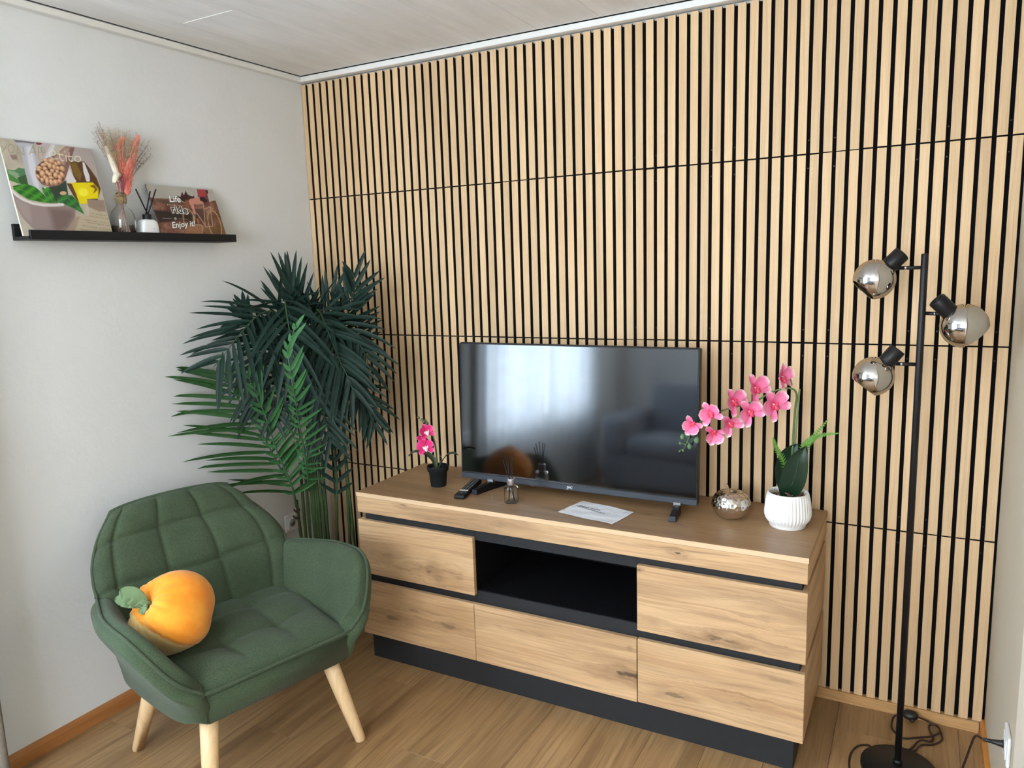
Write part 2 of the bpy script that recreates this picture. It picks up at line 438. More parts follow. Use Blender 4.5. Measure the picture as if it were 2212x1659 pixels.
fr('door', .590, 1.130, .3665, .5925, [(.075, -.052, .17, .055, .85), (.20, -.055, .03, .012, .9), (-.14, -.02, .22, .05, .25)], 2.2)
fr('drawer', .588, 1.1235, .1045, .3335, [(-.10, -.02, .26, .035, .45), (.16, .0, .16, .03, .5), (.02, .03, .2, .03, .3)], 3.9)
fr('drawer', 1.1255, 1.7610, .1045, .3335, [(.30, -.022, .26, .04, .85), (.296, .078, .02, .012, .9), (-.1, .05, .3, .02, .3)], 5.1)
fr('door', 1.7630, 2.2915, .3665, .5955, [(.03, -.085, .22, .036, .85), (-.255, .10, .02, .01, .9), (.15, .02, .15, .05, .22), (-.22, -.07, .14, .02, .5)], 6.4)
fr('drawer', 1.7640, 2.2905, .1070, .3350, [(-.14, -.055, .15, .035, .6), (.08, -.03, .25, .04, .3), (.2, .08, .14, .025, .3)], 7.7)
# side panels in three bands with black recesses between
msd = wood('oak_side', OL, OM, OD, 'ys', seed=8.3, s_cross=12)
for xa, xb in ((.5935, .611), (2.273, 2.2905)):
    part('side_band', xa, xb, -.466, -.014, .6225, .6878, msd)
    part('side_band', xa, xb, -.466, -.014, .3665, .5945, msd)
    part('side_band', xa, xb, -.466, -.014, .1060, .3340, msd)
# black carcass
part('carcass', .6115, 1.128, -.462, -.016, .1030, .6882, m_blackw, .001)
part('carcass', 1.7575, 2.2725, -.462, -.016, .1030, .6882, m_blackw, .001)
part('carcass', 1.128, 1.7575, -.462, -.016, .1030, .378, m_blackw, .001)
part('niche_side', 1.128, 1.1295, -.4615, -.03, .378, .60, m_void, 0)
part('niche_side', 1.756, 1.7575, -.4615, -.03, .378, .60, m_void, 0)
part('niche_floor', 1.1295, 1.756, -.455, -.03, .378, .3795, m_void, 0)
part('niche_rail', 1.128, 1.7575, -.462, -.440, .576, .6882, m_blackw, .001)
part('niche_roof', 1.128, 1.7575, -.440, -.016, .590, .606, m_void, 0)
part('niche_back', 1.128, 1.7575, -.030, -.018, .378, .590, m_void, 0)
part('plinth', .618, 2.262, -.470, -.016, 0, .1028, m_blackw, .001)
for xx in (1.142, 1.742):
    o = MB().lathe([(.0045, 0), (.0045, .0015), (.003, .002)], 12).xf(Matrix.Rotation(PI/2, 4, 'X')).obj('cap', m_blackw, sb, loc=(xx-1.441, -.462+.25, .347))

# ------------------------------------------------------------------ television
TZ = .705
m_bez = plain('tv_bezel', (.008, .008, .009, 1), .35, var=.02, spec=.3)
m_bar = plain('tv_lower_bar', (.030, .037, .048, 1), .45, var=.04)
m_scr = NT('tv_screen').pb(color=(.002, .002, .0025, 1), rough=.07, spec=.9, ior=1.72)
tv = empty('television', (1.425, -.19, TZ)); tag(tv, 'flat black television with a glossy dark screen on the sideboard', 'television')
def tp(name, x0, x1, y0, y1, z0, z1, mat, bw=.0015): return box(name, x0-1.425, x1-1.425, y0+.19, y1+.19, z0-TZ, z1-TZ, mat, tv, bw)
tp('rear_case', 1.00, 1.85, -.205, -.155, .78, 1.10, m_bez, .01)
tp('housing', .944, 1.906, -.233, -.205, .7395, 1.285, m_bez, .004)
tp('screen', .9505, 1.8995, -.2345, -.230, .760, 1.2790, m_scr, 0)
tp('lower_bar', .9445, 1.9055, -.2375, -.220, .7370, .7595, m_bar, .002)
tp('rim_strip', .9445, 1.9055, -.2352, -.231, 1.2795, 1.2835, m_bez, .0008)
tp('rim_strip', .9445, .9500, -.2352, -.231, .760, 1.2795, m_bez, .0008)
tp('rim_strip', 1.9000, 1.9055, -.2352, -.231, .760, 1.2795, m_bez, .0008)
m_logo = plain('logo_silver', (.72, .74, .76, 1), .3)
link('logo', text_me('JVC', .0140, .0003, offset=.0003, space=1.08), m_logo, tv, loc=(1.425-1.425, -.2380+.19, .7436-TZ), rot=(PI/2, 0, 0))
link('indicator', MB().box(-.006, .006, -.003, .003, -.003, .003).me(), plain('red_sticker', (.45, .05, .05, 1), .5), tv, loc=(1.262-1.425, -.222+.19, .7345-TZ))
Tt = Matrix.Translation((0, -.235+.19, .737-TZ)); TT = Matrix.Translation((-.010, 0, 0)) @ Tt @ Matrix.Rotation(math.radians(-2.5), 4, 'X') @ Tt.inverted()
for c_ in list(tv.children): c_.matrix_local = TT @ (Matrix.Translation(c_.location) @ c_.rotation_euler.to_matrix().to_4x4())
def foot(tip, root, back):
    w = .013; g = MB(); tip, root, back = Vector(tip), Vector(root), Vector(back)
    d = (root-tip); d.z = 0; d.normalize(); n = Vector((d.y, -d.x, 0))
    pts = [(tip, .004, .020), (root, .004, .034), (back, .004, .020)]
    V = []
    for (c, za, zb_) in pts:
        for (s_, z_) in ((-1, za-.004), (1, za-.004), (.75, zb_), (-.75, zb_)):
            V.append((c.x+n.x*w*s_-1.425, c.y+n.y*w*s_+.19, z_))
    F = []
    for i in (0, 1):
        b = i*4
        for k in range(4): F.append((b+k, b+(k+1) % 4, b+4+(k+1) % 4, b+4+k))
    F += [(3, 2, 1, 0), (8, 9, 10, 11)]
    g.add(V, F); o = g.obj('stand_foot', m_bez, tv); bevel(o, .002, 2)
    c = tip-d*.001
    M = Matrix.Translation((c.x-1.425, c.y+.19, .0105)) @ Matrix.Rotation(math.atan2(n.y, n.x), 4, 'Z')
    e = MB().box(-.0122, .0122, -.0015, .0015, -.009, .009).xf(M).obj('end_cap', m_bar, o); bevel(e, .002, 2)
    M = Matrix.Translation((root.x-1.425, root.y+.19-.004, .0335))
    MB().box(-.012, .012, -.006, .012, -.004, .007).xf(M).obj('bracket', m_metal, o)
foot((1.054, -.334, 0), (1.075, -.238, 0), (1.115, -.12, 0))
foot((1.838, -.337, 0), (1.828, -.238, 0), (1.79, -.12, 0))

# ------------------------------------------------------------------ remote control
rc = empty('remote_control', (1.0035, -.3, TZ), (0, 0, math.radians(13.3))); tag(rc, 'black remote control with a white sticker beside the television foot', 'remote control')
o = MB().box(-.0215, .0215, -.112, .112, 0, .017).obj('body', plain('remote_plastic', (.010, .011, .012, 1), .5, spec=.25), rc); bevel(o, .005, 3)
m_btn = plain('button_grey', (.016, .017, .018, 1), .6, spec=.2); m_lab = plain('button_pale', (.10, .10, .10, 1), .6)
bme = cbox_me(.0062, .0045, .0016, .0005)
for r_ in range(17):
    y = -.085+r_*.0115
    if r_ == 3: continue
    for c_ in (-1, 0, 1):
        if r_ == 0 and c_: continue
        link('button', bme, m_lab if (r_ in (0, 9) and c_ == 0) else m_btn, rc, loc=(c_*.0115, y, .0174))
for b in (): pass
link('sticker', cbox_me(.034, .011, .0008, .0002), plain('white_label', (.85, .85, .85, 1), .5), rc, loc=(0, -.0485, .0176))

# ------------------------------------------------------------------ small glass reed diffuser
def glass(name, col=(1, 1, 1, 1), rough=0., ior=1.45):
    t = NT(name); t.pb(color=col, rough=rough, trans=1., ior=ior); return t.m
m_glass = glass('clear_glass', (.97, .985, .98, 1))
m_reed = plain('dark_reed', (.018, .018, .020, 1), .7, spec=.2)
rd = empty('reed_diffuser', (1.233, -.363, TZ)); tag(rd, 'clear glass reed diffuser bottle with thin dark sticks in front of the television', 'reed diffuser')
prof = [(.0005, .0005), (.024, .0005), (.0262, .003), (.0262, .060), (.0245, .0645), (.016, .0675), (.0105, .069), (.0105, .074),
        (.009, .074), (.009, .068), (.015, .0655), (.0225, .062), (.0236, .058), (.0236, .010), (.021, .0072), (.0005, .0068)]
MB().lathe(prof, 40).obj('bottle', m_glass, rd, True)
m_cap = plain('brushed_mauve_metal', (.42, .38, .41, 1), .35, metal=.85, var=.03)
MB().lathe([(.0105, .069), (.0148, .070), (.0153, .072), (.0153, .092), (.0148, .094), (.011, .094), (.010, .091)], 36).obj('collar', m_cap, rd, True)
MB().lathe([(.0001, .0905), (.0102, .0908)], 24).obj('stopper', m_reed, rd)
for bx, by, tx, ty, tz in ((-.014, .004, .010, -.004, .178), (-.006, -.012, -.012, .002, .186), (.012, .006, -.026, .006, .176), (.004, .012, -.034, .004, .160), (.016, -.008, .006, .010, .182)):
    MB().tube([(bx*.9, by*.9, .009), ((bx*.9+tx)*.28, (by*.9+ty)*.28, .082), (tx, ty, tz)], .0013, 8).obj('reed', m_reed, rd, True)

# ------------------------------------------------------------------ sheet of paper
pq = [Vector((1.442, -.403, 0)), Vector((1.663, -.444, 0)), Vector((1.688, -.293, 0)), Vector((1.473, -.246, 0))]
def pap(u, v):
    p = (pq[0]*(1-u)+pq[1]*u)*(1-v)+(pq[3]*(1-u)+pq[2]*u)*v
    z = .0012+.0016*(math.sin(u*9+v*3)+1)*.5+.001*(math.sin(v*17-u*6)+1)*.5+.003*max(0, .06-u)*10*(1-v)
    return Vector((p.x-1.565, p.y+.345, z))
pp = empty('paper_sheet', (1.565, -.345, TZ)); tag(pp, 'creased white sheet of paper with two handwritten lines on the sideboard', 'paper')
mp = NT('white_paper'); n = mp.noise(mp.obj(), 14, 3, .5); mp.pb(color=(.80, .82, .85, 1), rough=.7); mp.bump(n, .8, .012)
g = MB().grid(pap, 26, 20); k = len(g.v); g.add([Vector(p)-Vector((0, 0, .0003)) for p in g.v], [tuple(reversed(f)) for f in g.f])
g.obj('sheet', mp.m, pp, True)
ink = MB()
for (u0_, u1_, v0_, v1_, gaps) in ((.09, .52, .66, .62, ((.30, .34),)), (.06, .66, .60, .50, ())):
    line = []
    for i in range(90):
        u = u0_+(u1_-u0_)*i/89; v = v0_+(v1_-v0_)*i/89
        if any(a < u < b for a, b in gaps):
            if len(line) > 2: ink.tube(line, .0006, 4)
            line = []; continue
        q = pap(u, v+.014*math.sin(i*1.9)+.008*math.sin(i*.7)); line.append(q+Vector((0, 0, .0006)))
    ink.tube(line, .0006, 4)
ink.obj('handwriting', plain('ink', (.03, .03, .06, 1), .6), pp)

# ------------------------------------------------------------------ hammered silver apple
ap = empty('decorative_apple', (2.006, -.212, TZ)); tag(ap, 'hammered silver metal apple with a brown stem beside the white vase', 'decorative apple')
t = NT('hammered_silver'); v = t.node('ShaderNodeTexVoronoi'); v.feature = 'SMOOTH_F1'; v.inputs['Scale'].default_value = 75; v.inputs['Smoothness'].default_value = .3
t.put(v.inputs['Vector'], t.obj())
t.pb(color=(.72, .68, .63, 1), rough=.08, metal=1.); t.bump(t.math('MULTIPLY', v.outputs['Distance'], -1), .9, -.004)
prof = []
for i in range(33):
    a = -PI/2+PI*i/32
    r_ = .0655*math.cos(a)**.82 if i not in (0, 32) else .0002
    z = .052+.052*math.sin(a)
    if a > .6: z -= .020*math.exp(-(r_/.020)**2)
    if a < -.6: z += .008*math.exp(-(r_/.022)**2)
    r_ *= 1-.10*max(0, -math.sin(a))
    prof.append((max(r_, .0002), z))
zm = min(p[1] for p in prof); prof = [(r_, z-zm+.0004) for r_, z in prof]
MB().lathe(prof, 56).obj('body', t.m, ap, True)
m_bronze = plain('bronze_stem', (.32, .22, .14, 1), .4, metal=.6, bump=.4, bscale=120)
MB().tube([(0, 0, .072), (-.004, -.001, .090), (-.010, -.003, .106), (-.017, -.004, .118)], [.0022, .0024, .0032, .0045], 10).obj('stem', m_bronze, ap, True)

# ------------------------------------------------------------------ orchids
m_stem = plain('orchid_stem', (.10, .17, .05, 1), .45, var=.2)
m_leafd = plain('dark_orchid_leaf', (.008, .030, .015, 1), .35, var=.15)
m_leafo = plain('olive_orchid_leaf', (.030, .045, .020, 1), .45, var=.2)
m_bud = plain('green_bud', (.10, .20, .09, 1), .45, var=.15)
m_budo = plain('olive_bud', (.09, .09, .045, 1), .5, var=.15)
m_fern = plain('bright_fern', (.13, .30, .05, 1), .5, var=.2)
def petal_mat(name, edge, mid, base, L):
    t = NT(name); x, y, z = t.xyz(t.obj())[0:3]
    v = t.math('DIVIDE', y, L)
    w = t.noise(t.comb(t.math('MULTIPLY', x, 700), t.math('MULTIPLY', y, 60), 0), 1., 2)
    c = t.mix(t.maprange(v, .0, .50, 0, 1, True), base, mid)
    c = t.mix(t.maprange(t.math('ADD', v, t.math('MULTIPLY', t.math('ABSOLUTE', x), 9)), .74, 1.04, 0, .95, True), c, edge)
    c = t.mix(t.maprange(w, .55, .75, 0, .35), c, base)
    return t.pb(color=c, rough=.55, sss=.0)
def petal_me(L, Wd, cup, curl, p=1.0):
    def f(u, v):
        s_ = 1.12*(v*.9+.07)**.55*max(0, 1-v**4.5)**.5+.02; x = (u-.5)*Wd*s_
        return Vector((x, v*L, cup*abs(2*u-1)**2*L*s_+curl*v*v*L))
    return MB().grid(f, 8, 10).me()
def flower(par, loc, nrm, roll, S, mats, lipm, yel, fold=0.):
    """orchid flower facing nrm; petals are its children"""
    z = Vector(nrm).normalized(); x = Vector((0, 0, 1)).cross(z); x.normalize(); y = z.cross(x)
    R = Matrix((x, y, z)).transposed() @ Matrix.Rotation(roll, 3, 'Z')
    g = MB()
    g.tube([(0, 0, -.004*S), (0, -.002*S, .006*S), (0, -.010*S, .012*S), (0, -.016*S, .010*S)], [.004*S, .0065*S, .0055*S, .0015*S], 8)
    for s_ in (-1, 1): g.tube([(0, 0, .002*S), (s_*.006*S, -.003*S, .009*S), (s_*.008*S, .003*S, .013*S)], [.002*S, .0045*S, .0015*S], 8)
    fo = g.obj('flower', lipm, par, True); fo.matrix_local = Matrix.Translation(loc) @ R.to_4x4()
    MB().tube([(0, .004*S, .004*S), (0, .003*S, .010*S)], [.0025*S, .0015*S], 6).obj('column', yel, fo, True)
    kinds = [(0, 'sep', 0), (128, 'sep', 0), (-128, 'sep', 0), (66, 'pet', .003), (-66, 'pet', .003)]
    for ang, kd, dz in kinds:
        me = mats[kd]
        M = Matrix.Translation((0, 0, dz*S)) @ Matrix.Rotation(math.radians(ang), 4, 'Z') @ Matrix.Rotation(math.radians(10+fold*(.8 if kd == 'pet' else .3)+random.uniform(-6, 8)), 4, 'X') @ Matrix.Scale(S, 4)
        q = link('petal', me, None, fo, True); q.matrix_local = M
    return fo
P1, P2, P3 = (.92, .76, .78, 1), (.86, .22, .42, 1), (.76, .03, .13, 1)
mpet = petal_mat('pink_petal', P1, P2, P3, .046)
pm1 = {'sep': petal_me(.046, .026, .16, .02), 'pet': petal_me(.044, .044, .14, .03)}
for m_ in pm1.values(): m_.materials.append(mpet)
mlip = plain('rose_lip', (.78, .08, .16, 1), .5); mlipw = plain('white_lip', (.85, .72, .76, 1), .5); myel = plain('yellow_column', (.75, .45, .08, 1), .5)

VX, VY = 2.191, -.220
ov = empty('orchid_in_vase', (VX, VY, TZ)); tag(ov, 'tall artificial pink orchid in a ribbed white ceramic vase', 'orchid')
m_cer = plain('white_ceramic', (.86, .86, .85, 1), .35, var=.01, bump=.05, bscale=150)
prof = [(.001, 0), (.054, 0), (.057, .003), (.0575, .010), (.0600, .014), (.0690, .026), (.0735, .040), (.0735, .052), (.0700, .085), (.0655, .108), (.0640, .114), (.0615, .1165), (.0585, .115), (.0580, .108), (.060, .09), (.058, .088), (.001, .088)]
def ribs(r, z, th):
    if .012 < z < .112 and r > .0575: r = r+(.0013*math.cos(40*th)-.0008)*min(1, (z-.012)/.012, (.112-z)/.01)
    return r, z
dense = []
for a, b in zip(prof[:-1], prof[1:]):
    n = max(1, int(math.hypot(a[0]-b[0], a[1]-b[1])/.006))
    for i in range(n): dense.append((a[0]+(b[0]-a[0])*i/n, a[1]+(b[1]-a[1])*i/n))
dense.append(prof[-1])
MB().lathe(dense, 240, ribs).obj('vase', m_cer, ov, True)
# bark chips filling the vase
m_bark = plain('bark_chips', (.16, .09, .055, 1), .8, var=.5, scale=60); g = MB()
for i in range(110):
    a, r_ = random.uniform(0, 2*PI), .054*math.sqrt(random.random()); s_ = random.uniform(.004, .011)
    k = len(g.v); g.box(-s_, s_, -s_*.35, s_*.35, -s_*.3, s_*.3)
    g.xf(Matrix.Translation((r_*math.cos(a), r_*math.sin(a), .096+.012*(1-r_/.054)+random.uniform(-.004, .006))) @ Euler((random.uniform(-.8, .8), random.uniform(-.8, .8), random.uniform(0, 6))).to_matrix().to_4x4(), k)
o = g.obj('bark_chips', m_bark, ov); o['kind'] = 'stuff'
m_root = plain('brown_root', (.14, .07, .05, 1), .7, var=.4, bump=.4, bscale=200)
for pts in ([(.0, -.02, .10), (.004, -.028, .115), (.0, -.030, .128), (-.002, -.030, .142)], [(.012, -.02, .10), (.010, -.03, .112), (-.002, -.035, .120), (-.020, -.03, .128)],
            [(-.01, -.02, .10), (-.022, -.026, .112), (-.03, -.03, .122), (-.04, -.03, .128)]):
    MB().tube(spline(pts, 9), [.003, .003, .0028, .0028, .0026, .0024, .002, .0016, .001], 6).obj('root', m_root, ov, True)
def OP(x, z, y=-.27): return Vector((x-VX, y-VY, z-TZ))
st = spline([OP(2.198, .80, -.22), OP(2.199, .90, -.222), OP(2.203, 1.0, -.23), OP(2.208, 1.10, -.24), OP(2.213, 1.145, -.25), OP(2.203, 1.168, -.26), OP(2.172, 1.169, -.268), OP(2.131, 1.152, -.272),
             OP(2.102, 1.132, -.275), OP(2.045, 1.109, -.28), OP(1.985, 1.088, -.285), OP(1.925, 1.052, -.29), OP(1.894, 1.015, -.29), OP(1.877, .985, -.285), OP(1.862, .950, -.28)], 60)
MB().tube(st, [.0042-.0026*i/59 for i in range(60)], 8).obj('stem', m_stem, ov, True)
MB().tube([OP(2.205, .80, -.212), OP(2.209, 1.0, -.22), OP(2.219, 1.165, -.238)], .0030, 8).obj('support_stick', plain('pale_green_stick', (.22, .28, .13, 1), .5), ov, True)
MB().tube(spline([OP(2.199, 1.182, -.262), OP(2.196, 1.195, -.263), OP(2.187, 1.21, -.266), OP(2.170, 1.216, -.272)], 9), .0024, 6).obj('stem', m_stem, ov, True)
V_ = -fw; RR = rt; UU = up
def dirv(a, b, c=1.): return (RR*a+UU*b+V_*c)
FL = [(1.897, 1.040, -.300, dirv(-.5, -.3), .95, 2.6, 32), (1.958, 1.082, -.305, dirv(-.55, -.15), 1.05, .5, 30), (1.968, 1.022, -.315, dirv(-.1, -.6), 1.0, 2.9, 35),
      (2.022, 1.122, -.295, dirv(.45, .05), 1.2, .55, 24), (2.018, 1.058, -.315, dirv(.1, -.5), 1.1, .7, 34), (2.090, 1.168, -.295, dirv(.45, .1), 1.25, .5, 22),
      (2.080, 1.098, -.315, dirv(.05, -.25), 1.15, .65, 22), (2.150, 1.122, -.305, dirv(.25, -.1), 1.3, .6, 15), (2.168, 1.206, -.290, dirv(.8, .1), 1.15, .1, 20)]
for (x, z, y, nrm, S, roll, fold) in FL:
    flower(ov, OP(x, z, y), nrm, roll, S*.98, pm1, mlip, mlipw, fold)
def bud(par, loc, r_, mat, d=(0, 0, 1)):
    g = MB().lathe([(.0003, -1.25*r_), (.6*r_, -.9*r_), (r_, -.1*r_), (.85*r_, .6*r_), (.45*r_, 1.1*r_), (.0003, 1.35*r_)], 14)
    g.xf(Vector(d).to_track_quat('Z', 'Y').to_matrix().to_4x4()); return g.obj('bud', mat, par, True, loc=loc)
for (x, z, r_) in ((1.858, .992, .0085), (1.906, .984, .0098), (1.882, .960, .0078), (1.850, .969, .0045), (1.848, .941, .0032), (1.860, .944, .0034)): bud(ov, OP(x, z, -.288), r_, m_bud)
for pts in ([(1.877, .990), (1.866, 1.0), (1.858, .992)], [(1.905, 1.02), (1.910, 1.0), (1.906, .984)], [(1.874, .975), (1.880, .968), (1.882, .960)], [(1.868, .965), (1.858, .968), (1.850, .969)], [(1.862, .95), (1.854, .946), (1.848, .941)]):
    MB().tube(spline([OP(a, b, -.286) for a, b in pts], 6), .0014, 6).obj('bud_stalk', m_stem, ov, True)
def leaf_me(pts, W_, normal, cup=.12, p=.8, nu=6, nv=18, fold=0):
    c = spline(pts, nv+1); N = Vector(normal).normalized()
    def f(u, v):
        i = min(int(round(v*nv)), nv); P = c[i]; T = (c[min(i+1, nv)]-c[max(i-1, 0)]).normalized(); S_ = T.cross(N).normalized()
        w = W_*math.sin(PI*min(1, v*.96+.035)**p)**.75; k = 2*u-1
        return P+S_*k*w*.5+N*(cup*W_*k*k*(1 if not fold else fold))
    return MB().grid(f, nu, nv).me()
link('leaf', leaf_me([OP(2.192, .795, -.235), OP(2.205, .86, -.262), OP(2.222, .93, -.270), OP(2.245, .988, -.262)], .082, dirv(-.1, .1), .10), m_leafd, ov, True)
link('leaf', leaf_me([OP(2.185, .80, -.215), OP(2.178, .88, -.228), OP(2.184, .94, -.232), OP(2.215, .985, -.225)], .070, dirv(.1, .1), .10), m_leafd, ov, True)
link('leaf_rib', MB().tube([OP(2.207, .855, -.2635), OP(2.221, .905, -.2735), OP(2.228, .955, -.2715)], .0007, 5).me(), plain('leaf_rib', (.05, .11, .06, 1), .5), ov)
def fern(par, pts, n, L, W_, normal, mat, OPf):
    c = spline(pts, n+1); N = Vector(normal).normalized(); g = MB().tube(c, .0012, 5)
    for i in range(1, n+1):
        T = (c[min(i+1, n)]-c[max(i-1, 0)]).normalized(); S_ = T.cross(N).normalized(); k = i/n
        for s_ in (-1, 1):
            l = L*(1-k)**.55*min(1, .5+k*3)+.001; a = S_*s_*.9+T*.45; b = T*W_*.5
            g.add([c[i]-b, c[i]+a*l*.5-b*.7, c[i]+a*l, c[i]+a*l*.5+b*.9, c[i]+b], [(0, 1, 2, 3, 4)])
    return g.obj('fern_frond', mat, par)
fern(ov, [OP(2.212, .86, -.20), OP(2.230, .965, -.215), OP(2.259, 1.005, -.225), OP(2.304, 1.071, -.23)], 30, .020, .006, dirv(0, .3), m_fern, OP)
fern(ov, [OP(2.214, .86, -.195), OP(2.240, .97, -.21), OP(2.275, 1.012, -.215), OP(2.336, 1.028, -.22)], 30, .018, .006, dirv(0, .5), m_fern, OP)
fern(ov, [OP(2.190, .85, -.225), OP(2.176, .93, -.245), OP(2.156, .972, -.255), OP(2.146, 1.007, -.26)], 22, .020, .006, dirv(.2, .2), m_fern, OP)

# small orchid
oc = empty('small_orchid', (.852, -.283, TZ)); tag(oc, 'small magenta orchid in a matte black plastic pot left of the television', 'orchid')
m_pot = plain('black_pot', (.010, .012, .014, 1), .6, var=.05, spec=.25)
MB().lathe([(.001, 0), (.030, 0), (.0315, .002), (.0375, .062), (.0425, .064), (.0440, .082), (.0445, .084), (.0425, .084), (.0400, .070), (.0390, .068), (.001, .068)], 48).obj('pot', m_pot, oc, True)
g = MB()
for i in range(60):
    a, r_ = random.uniform(0, 2*PI), .035*math.sqrt(random.random()); k = len(g.v); s_ = random.uniform(.002, .005)
    g.box(-s_, s_, -s_*.7, s_*.7, -s_*.5, s_*.5); g.xf(Matrix.Translation((r_*math.cos(a), r_*math.sin(a), .070)) @ Euler((random.random(), random.random(), random.random()*6)).to_matrix().to_4x4(), k)
o = g.obj('soil', plain('dark_soil', (.035, .035, .03, 1), .9, var=.5), oc); o['kind'] = 'stuff'
def SP(x, z, y=-.283): return Vector((x-.852, y+.283, z-TZ))
MB().tube(spline([SP(.850, .772), SP(.848, .82), SP(.846, .86), SP(.838, .90), SP(.826, .935), SP(.805, .962), SP(.785, .975)], 24), [.0040-.0025*i/23 for i in range(24)], 8).obj('stem', plain('olive_stem', (.05, .07, .02, 1), .5), oc, True)
mpm = petal_mat('magenta_petal', (.80, .20, .45, 1), (.70, .015, .17, 1), (.50, .008, .09, 1), .034)
pm2 = {'sep': petal_me(.034, .020, .10, .0), 'pet': petal_me(.033, .032, .12, .0)}
for m_ in pm2.values(): m_.materials.append(mpm)
for (x, z, y, nrm, roll, S, fold) in ((.818, .928, -.305, dirv(.35, .25), .3, 1.12, 20), (.806, .906, -.30, dirv(-.6, -.5), 2.2, .95, 45), (.818, .868, -.312, dirv(.05, .15), .2, 1.25, 18)):
    flower(oc, SP(x, z, y), nrm, roll, S, pm2, mlipw, myel, fold)
for (x, z, r_) in ((.772, .982, .0055), (.790, .975, .0060), (.795, .968, .0060), (.812, .962, .0070), (.805, .972, .0050)): bud(oc, SP(x, z, -.288), r_, m_budo, (.8, 0, -.4))
link('leaf', leaf_me([SP(.846, .776), SP(.832, .812, -.285), SP(.795, .835, -.29), SP(.752, .838, -.295), SP(.722, .818, -.30)], .026, (0, -.35, 1), .25), m_leafo, oc, True)
link('leaf', leaf_me([SP(.858, .776), SP(.880, .812, -.285), SP(.905, .838, -.29), SP(.935, .848, -.292), SP(.962, .843, -.295)], .020, (0, -.35, 1), .25), m_leafo, oc, True)
MB().tube(spline([SP(.858, .776), SP(.868, .805), SP(.872, .822), SP(.862, .834)], 9), [.004, .004, .004, .0035, .003, .003, .002, .002, .001], 6).obj('leaf', m_leafo, oc, True)
# ------------------------------------------------------------------ floor lamp
LX, LY = 2.548, -.322
fl_ = empty('floor_lamp', (LX, LY, 0)); tag(fl_, 'black floor lamp with three smoky mirrored globe shades', 'floor lamp')
m_lamp = plain('black_lamp_metal', (.008, .008, .009, 1), .42, var=.05, spec=.3)
MB().lathe([(.001, .0), (.104, .0), (.107, .003), (.107, .016), (.104, .019), (.001, .0195)], 64, c=(.003, -.010, 0)).obj('base', m_lamp, fl_, True)
MB().lathe([(.013, .019), (.013, .030), (.011, .032), (.0095, .034)], 24).obj('collar', m_lamp, fl_, True)
MB().lathe([(.0092, .03), (.0092, 1.574), (.0082, 1.577), (.001, 1.578)], 24).obj('pole', m_lamp, fl_, True)
t = NT('smoky_mirror_glass')
tr = t.node('ShaderNodeBsdfTransparent'); tr.inputs[0].default_value = (.50, .44, .38, 1)
gl = t.node('ShaderNodeBsdfGlossy'); gl.inputs[0].default_value = (.72, .69, .66, 1); gl.inputs[1].default_value = .03
mx = t.node('ShaderNodeMixShader'); mx.inputs[0].default_value = .80
t.link(tr.outputs[0], mx.inputs[1]); t.link(gl.outputs[0], mx.inputs[2]); t.link(mx.outputs[0], t.n['Material Output'].inputs[0])
m_smoke = t.m
m_bulb = plain('frosted_bulb', (.75, .73, .70, 1), .3)
def head(zc, side, axis, R=.0565, cut=137):
    """globe with a socket; axis = direction from the globe centre to the socket"""
    c = Vector(zc); a = Vector(axis).normalized(); Q = a.to_track_quat('Z', 'Y').to_matrix().to_4x4(); M = Matrix.Translation(c) @ Q
    prof = []
    for i in range(29):
        th = math.radians(22)+(math.radians(cut)-math.radians(22))*i/28
        prof.append((R*math.sin(th), R*math.cos(th)))
    inner = [((r_*.975), z*.975) for r_, z in reversed(prof)]
    g = MB(); n0 = len(prof); allp = prof+inner; V = []; F = []; seg = 48
    for (r_, z) in allp:
        for k in range(seg): V.append((r_*math.cos(2*PI*k/seg), r_*math.sin(2*PI*k/seg), z))
    m_ = len(allp)
    for i in range(m_):
        i2 = (i+1) % m_
        for k in range(seg): F.append((i*seg+k, i*seg+(k+1) % seg, i2*seg+(k+1) % seg, i2*seg+k))
    g.add(V, F).xf(M); s_ = g.obj('shade', m_smoke, fl_, True)
    k_ = MB().lathe([(.001, R*.80), (.0215, R*.80), (.0232, R*.84), (.0232, R*.92+.046), (.0222, R*.92+.048), (.017, R*.92+.047), (.016, R*.92+.040), (.001, R*.92+.040)], 32).xf(M)
    so = k_.obj('lamp_socket', m_lamp, fl_, True)
    MB().lathe([(.012, R*.82), (.012, R*.45), (.021, R*.2), (.024, -.0), (.020, -R*.28), (.010, -R*.42), (.001, -R*.45)], 24).xf(M).obj('bulb', m_bulb, s_, True)
    # joint and arm from the pole
    j = M @ Vector((0, 0, R*.92+.024)); j = Vector((j.x, j.y, j.z)); h = j+Vector((0, 0, -.026))+Vector(a)*.004
    px = side*.009
    arm = [(px, 0, h.z), (h.x*.35+px*.65, h.y*.3, h.z), (h.x-.0*side, h.y*.8, h.z)]
    MB().tube(arm, .0052, 12).obj('arm', m_lamp, fl_, True)
    mid = Vector(arm[1])*.6+Vector(arm[2])*.4
    MB().tube([mid-Vector((.003, 0, 0)), mid+Vector((.003, 0, 0))], .0056, 12).obj('joint_ring', m_metal, fl_, True)
    MB().tube([h+Vector((0, 0, -.002)), j-Vector(a)*.002], .0050, 10).obj('knuckle', m_lamp, fl_, True)
    return s_
# positions relative to the lamp base
aL = RR*.60+UU*.62+V_*.20; aR = -RR*.62+UU*.62-V_*.05
head((2.4245-LX, -.335-LY, 1.5090), -1, aL)
head((2.6520-LX, -.335-LY, 1.3790), 1, aR, .0600, 129)
head((2.4330-LX, -.335-LY, 1.2300), -1, RR*.52+UU*.70+V_*.25)
